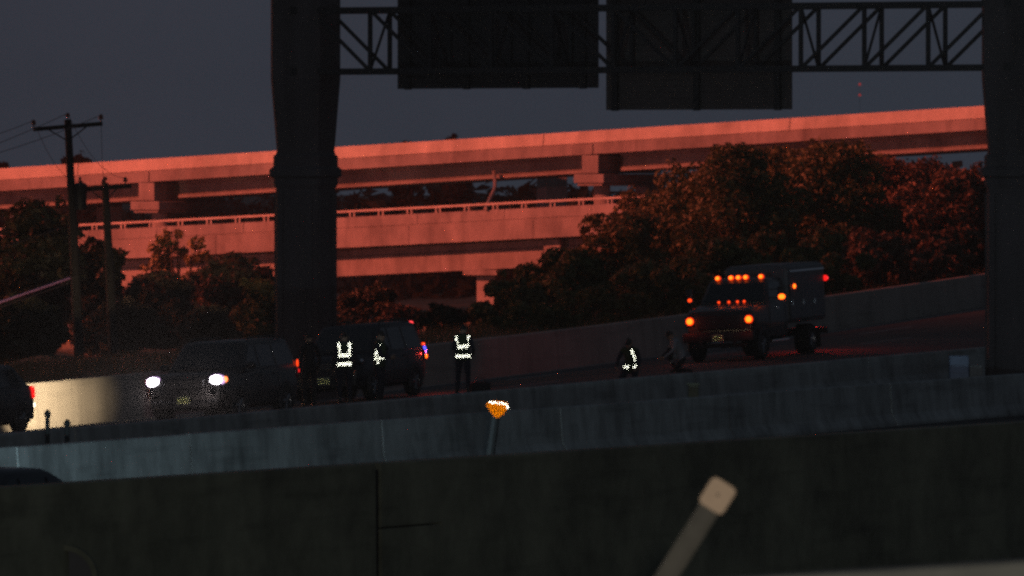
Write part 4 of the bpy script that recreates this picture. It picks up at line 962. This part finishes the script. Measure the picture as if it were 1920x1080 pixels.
# ------------------------------------------------------------------ people
STAND = dict(pelvis=(0, 0, .95), belly=(0, 0.01, 1.10), chest=(0, 0.015, 1.30), collar=(0, 0, 1.44), neck=(0, 0.0, 1.51), head=(0, 0.02, 1.62),
  hip=(.10, 0, .90), knee=(.115, .03, .50), ankle=(.12, -.02, .09), toe=(.14, .15, .04), shoulder=(.185, -.005, 1.41), elbow=(.25, -.05, 1.13), wrist=(.25, .06, .89), palm=(.25, .09, .82))
def person(label, pos, facing, cloth, top=None, vest=False, pose=None, poseL=None, height=1.78, hat=True, toward=None, group='people at the scene'):
    J = dict(STAND); J.update(pose or {}); JL = dict(poseL or {}); sc = height / 1.76
    pts = []; rad = []; ed = []
    def add(p, r, par):
        pts.append(Vector(p) * sc); rad.append(r * sc); 
        if par is not None: ed.append((par, len(pts) - 1))
        return len(pts) - 1
    pe = add(J['pelvis'], .135, None); be = add(J['belly'], .13, pe); ch = add(J['chest'], .145, be); co = add(J['collar'], .10, ch); ne = add(J['neck'], .062, co); add(Vector(J['neck']).lerp(Vector(J['head']), 0.55), .06, ne)
    hands = []
    for s in (1, -1):
        g = lambda k: (lambda v: Vector((v[0] * s, v[1], v[2])))(JL[k] if (s < 0 and k in JL) else J[k])
        h = add(g('hip'), .105, pe); k1 = add(g('hip').lerp(g('knee'), 0.5), .085, h); kn = add(g('knee'), .064, k1); m = add(g('knee').lerp(g('ankle'), 0.35), .062, kn); an = add(g('ankle'), .046, m); add(g('toe'), .038, an)
        sh = add(g('shoulder'), .072, co); e0 = add(g('shoulder').lerp(g('elbow'), 0.5), .054, sh); el = add(g('elbow'), .045, e0); wr = add(g('wrist'), .032, el); pa = add(g('palm'), .030, wr)
        dr = (g('palm') - g('wrist')).normalized(); sd = dr.cross(Vector((1, 0, 0))); sd = (sd if sd.length > 0.1 else Vector((0, 1, 0))).normalized(); cu = dr.cross(sd) * s
        hands.append((g('palm'), dr, sd, cu, pa))
    me = bpy.data.meshes.new('sk'); me.from_pydata(pts, ed, []); o = bpy.data.objects.new('sk', me); COL.objects.link(o)
    md = o.modifiers.new('Skin', 'SKIN'); md.use_smooth_shade = True
    for i, sv in enumerate(me.skin_vertices[0].data): sv.radius = (rad[i], rad[i]); sv.use_root = (i == 0)
    o.modifiers.new('Sub', 'SUBSURF').levels = 2
    dg = bpy.context.evaluated_depsgraph_get(); ev = bpy.data.meshes.new_from_object(o.evaluated_get(dg))
    bv = [v.co.copy() for v in ev.vertices]; bf = [tuple(f.vertices) for f in ev.polygons]
    bpy.data.objects.remove(o)
    root = empty('person', pos, label, 'person', group)
    root.rotation_euler = (0, 0, facing)
    nb = len(bf); mb = MB(); mb.add(bv, bf)
    # hands: palm, four fingers and a thumb
    for pa, dr, sd, cu, _ in hands:
        for k, (off, ln) in enumerate(((-.030, .070), (-.010, .080), (.010, .075), (.030, .058))):
            b_ = (pa + sd * off) * sc; mb.tube([b_ - dr * .02, b_ + dr * ln * .55 + cu * .006, b_ + dr * ln + cu * .03], [.010, .009, .007], 6)
        b_ = (pa - sd * .03 - dr * .03) * sc; mb.tube([b_, b_ - sd * .03 + dr * .03, b_ - sd * .035 + dr * .06 + cu * .01], [.012, .010, .008], 6)
    nh_ = len(mb.f)
    # head
    hc = Vector(J['head']) * sc; ax = (Vector(J['head']) - Vector(J['neck'])).normalized(); fwd = Vector(J.get('look', (0, 1, 0))).normalized(); rt = fwd.cross(ax).normalized(); fwd = ax.cross(rt)
    Rm = Matrix((rt, fwd, ax)).transposed(); hm = MB(); rings = []
    for j in range(0, 13):
        t = j / 12; z = -0.125 + 0.245 * t; w = math.sin(math.pi * (0.10 + 0.87 * t) ** 0.85) ** 0.55
        ring = []
        for k in range(18):
            a = k / 18 * math.tau; x = 0.076 * w * math.cos(a); y = 0.096 * w * math.sin(a) + 0.008
            if math.sin(a) > 0.9 and 0.36 < t < 0.56: y += 0.022 * (1 - abs(t - 0.42) / 0.14)
            if math.sin(a) > 0.6 and 0.52 < t < 0.62 and abs(math.cos(a)) > 0.15: y -= 0.008
            if math.sin(a) > 0.5 and t < 0.2: y += 0.008
            ring.append(Rm @ Vector((x, y, z)) * sc + hc)
        rings.append(ring)
    hm.ring(rings)
    for s in (1, -1): hm.ellip((0, 0, 0), (0.012, 0.022, 0.034), 8, 6); n8 = 8 * 5; hm.v[-n8:] = [tuple(Rm @ (Vector(q) + Vector((s * 0.078, -0.005, -0.005))) * sc + hc) for q in hm.v[-n8:]]
    mb.add(hm.v, hm.f)
    ob = mb.build('body', M[cloth], root, True)
    me = ob.data; me.materials.append(M['skin']); me.materials.append(M[top or cloth]); me.materials.append(M['black'])
    fz = [f.center.copy() for f in me.polygons]
    hipz = Vector(J['pelvis']) * sc; up = (Vector(J['collar']) - Vector(J['pelvis'])).normalized()
    for i, f in enumerate(me.polygons):
        if i >= nb: f.material_index = 1
        elif min((fz[i] - Vector(h[0]) * sc).length for h in hands) < 0.07: f.material_index = 1
        elif (fz[i] - hipz).dot(up) > 0.02 and (fz[i] - Vector(J['knee']) * sc).length > 0.2: f.material_index = 2
        elif min((fz[i] - Vector((s * (JL if s < 0 and 'ankle' in JL else J)['ankle'][0], *(JL if s < 0 and 'ankle' in JL else J)['ankle'][1:])) * sc).length for s in (1, -1)) < 0.14: f.material_index = 3
    # hair or cap
    hr = MB(); rings = []
    for j in range(6, 13):
        t = j / 12; z = -0.125 + 0.252 * t; w = math.sin(math.pi * (0.10 + 0.87 * t) ** 0.85) ** 0.55
        rings.append([Rm @ Vector((0.085 * w * math.cos(k / 18 * math.tau), 0.105 * w * math.sin(k / 18 * math.tau) + 0.004, z + (0.02 if math.sin(k / 18 * math.tau) > 0.3 else -0.03) * (1 - t))) * sc + hc for k in range(18)])
    hr.ring(rings)
    if hat: hr.add([Rm @ Vector(q) * sc + hc for q in ((-.06, .08, .035), (.06, .08, .035), (.05, .17, .02), (-.05, .17, .02), (-.06, .08, .045), (.06, .08, .045), (.05, .17, .03), (-.05, .17, .03))], [(0, 3, 2, 1), (4, 5, 6, 7), (0, 1, 5, 4), (2, 3, 7, 6), (1, 2, 6, 5), (3, 0, 4, 7)])
    hr.build('cap' if hat else 'hair', M['hair'], root, True)
    if vest:
        # vest: torso shell a little outside the body
        a0 = Vector(J['pelvis']) * sc; a1 = Vector(J['collar']) * sc; ax_ = (a1 - a0).normalized(); Lb = (a1 - a0).length
        bm = bmesh.new(); bm.from_mesh(ev); bm.normal_update(); sh_ = [Vector((s * J['shoulder'][0], *J['shoulder'][1:])) * sc for s in (1, -1)]
        el_ = [Vector((s * (JL if s < 0 and 'elbow' in JL else J)['elbow'][0], *(JL if s < 0 and 'elbow' in JL else J)['elbow'][1:])) * sc for s in (1, -1)]
        def keep(q):
            t = (q - a0).dot(ax_); 
            if not (-0.06 < t < Lb + 0.06): return False
            if (q - (a0 + ax_ * t)).length > 0.21 * sc: return False
            for s_, e_ in zip(sh_, el_):
                if (q - s_).dot((e_ - s_).normalized()) > 0.05 and (q - s_.lerp(e_, 0.5)).length < 0.17 and (q - (a0 + ax_ * t)).length > 0.155 * sc: return False
            return True
        bmesh.ops.delete(bm, geom=[f for f in bm.faces if not keep(f.calc_center_median())], context='FACES')
        for q in bm.verts: q.co += q.normal * 0.016
        vm = bpy.data.meshes.new('vest'); bm.to_mesh(vm); bm.free(); vm.shade_smooth(); link('vest', vm, M['vest'], root)
        tree_ = BVHTree.FromPolygons([q.co.copy() for q in vm.vertices], [tuple(f.vertices) for f in vm.polygons])
        # tape strips laid on the side the camera sees (direction given in the person's frame)
        td = Vector(toward).normalized(); side = Z.cross(td).normalized(); upv = td.cross(side)
        for nm, polys in vest.items():
            for (xa, ya), (xb, yb), hwid in polys:
                dx, dy = xb - xa, yb - ya; l = math.hypot(dx, dy)
                ins = lambda x, y: 0 <= ((x - xa) * dx + (y - ya) * dy) / l <= l and abs((x - xa) * dy - (y - ya) * dx) / l < hwid
                out = []
                for t in retro_cells(0.7, 0.9, 0.013, lambda x, y: ins(x, y + 0.25)):
                    cx, cy = sum(q[0] for q in t) / 3, sum(q[1] for q in t) / 3 + 0.25
                    hit = tree_.ray_cast(a0 + upv * cy * sc + side * cx * sc + td * 0.9, -td, 1.6)
                    if hit[0] is None: continue
                    k_ = (hit[0] - a0).dot(td) + 0.012
                    q3 = [a0 + side * x * sc + upv * (y + 0.25) * sc + td * k_ for x, y in t]
                    if (q3[1] - q3[0]).cross(q3[2] - q3[0]).dot(td) < 0: q3 = [q3[0], q3[2], q3[1]]
                    out.append(q3)
                if out: retro_mesh(nm, out, M['retro'], root)
    return root
def face(px, p, deg):   # heading of a person: 0 = facing the camera, 180 = back to it
    return math.radians(deg) + math.pi
VEST = {'shoulder_tape': [((-.125, .30), (-.135, .55), .035), ((.125, .30), (.115, .56), .035)], 'chest_tape': [((-.23, .245), (.23, .265), .042)], 'waist_tape': [((-.17, .045), (.17, .055), .040)]}
pp = cast(646, 764)
person('person in reflective vest, back turned, left of the pair before the police vehicle', pp, math.radians(10), 'navy', vest=VEST, toward=(math.sin(math.radians(10)) * -1, -1, 0), height=1.86)
pp = cast(712, 760)
SIDE = {'shoulder_tape': [((-.09, .20), (-.06, .36), .030), ((-.06, .36), (.03, .47), .028)], 'waist_tape': [((-.18, .145), (.13, .165), .032), ((-.035, .02), (-.035, .15), .028)]}
a_ = math.radians(-105)
person('person with a reflective vest seen from the side, by the dark police vehicle', pp, a_, 'navy', vest=SIDE, toward=(math.sin(a_) * -1, -math.cos(a_), 0), height=1.84, pose=dict(elbow=(.22, .10, 1.15), wrist=(.10, .28, 1.12), palm=(.06, .34, 1.12)))
pp = cast(868, 743)
VEST3 = {'shoulder_tape': [((-.145, .30), (-.165, .52), .033), ((.155, .30), (.135, .54), .035)], 'chest_tape': [((-.15, .235), (.19, .285), .042)], 'waist_tape': [((-.20, .02), (.18, .035), .042)]}
a_ = math.radians(-25)
person('person with a reflective vest standing alone right of the police vehicle', pp, a_, 'navy', vest=VEST3, toward=(-math.sin(a_), -math.cos(a_), 0), height=1.82, pose=dict(knee=(.13, .02, .5), ankle=(.15, -.02, .09), toe=(.18, .14, .04), elbow=(.27, .02, 1.14), wrist=(.18, .22, 1.02), palm=(.15, .28, 1.01)))
CR = dict(pelvis=(0, -.12, .42), belly=(0, -.04, .56), chest=(0, .07, .74), collar=(0, .13, .86), neck=(0, .17, .92), head=(0, .24, 1.01), look=(0, .8, -.6),
  hip=(.12, -.10, .40), knee=(.20, .28, .50), ankle=(.16, .04, .09), toe=(.19, .20, .04), shoulder=(.185, .12, .84), elbow=(.27, .22, .60), wrist=(.20, .42, .44), palm=(.18, .47, .39))
KNL = dict(knee=(.14, .14, .07), ankle=(.13, -.28, .09), toe=(.13, -.34, .03))
pp = cast(1181, 719)
VC = {'shoulder_tape': [((-.005, .48), (.045, .36), .033), ((.045, .36), (.09, .27), .033)], 'chest_tape': [((.06, .22), (.20, .25), .044), ((-.22, .23), (-.17, .24), .03)], 'waist_tape': [((-.20, .06), (-.055, .035), .042), ((.05, .035), (.16, .06), .042)]}
a_ = math.radians(165)
KN = dict(pelvis=(0, -.12, .36), belly=(0, -.07, .50), chest=(0, -.01, .70), collar=(0, .03, .83), neck=(0, .05, .90), head=(0, .10, 1.0), look=(0, .9, -.35),
  hip=(.11, -.10, .33), knee=(.18, .26, .08), ankle=(.12, -.16, .08), toe=(.12, -.26, .03), shoulder=(.185, .03, .80), elbow=(.28, .10, .56), wrist=(.27, .28, .40), palm=(.25, .33, .36))
person('person in a reflective vest crouching on the road left of the truck', pp, a_, 'navy', vest=VC, toward=(-math.sin(a_), -math.cos(a_), 0.0), pose=KN, height=1.86)
pp = cast(1273, 700)
person('crouching person in a pale grey shirt by the front wheel of the truck', pp, math.radians(100), 'cloth_b', top='cloth_g', pose=CR, poseL=KNL, height=1.8, hat=False)
pp = cast(526, 772)
person('dark figure by the column foot, behind the tail of the car with headlights', pp, math.radians(-60), 'cloth_b', top='cloth_r', height=1.84, hat=False)
pp = cast(580, 766)
person('dark figure standing between the column and the police vehicle', pp, math.radians(30), 'cloth_b', height=1.88)
# equipment bag on the road
q = cast(900, 735)
r = empty('equipment_bag', q, 'small dark bag on the road at the feet of the lone worker', 'bag', None, 0.4)
MB().box((0, 0, 0.13), (0.55, 0.26, 0.26), bev=0.07).build('bag_body', M['cloth_b'], r, True)
MB().tube([(-0.15, 0, 0.25), (-0.1, 0, 0.36), (0.1, 0, 0.36), (0.15, 0, 0.25)], 0.012, 6).build('handle', M['black'], r)
# thin night haze that carries the glow of the lamps
hz = MB().box((0, 1700, 19.6), (1440, 3860, 60)).build('haze', None); hz['kind'] = 'stuff'; hz['label'] = 'thin reddish night haze over the whole scene'; hz['category'] = 'haze'
hm_ = bpy.data.materials.new('haze'); t_, N_, L_ = nt(hm_); N_.remove(N_['Principled BSDF'])
pv = N_.new('ShaderNodeVolumePrincipled'); pv.inputs['Color'].default_value = (0.95, 0.93, 0.95, 1); pv.inputs['Density'].default_value = 6e-5; pv.inputs['Anisotropy'].default_value = 0.0
L_.new(pv.outputs[0], N_['Material Output'].inputs['Volume']); hz.data.materials.append(hm_)
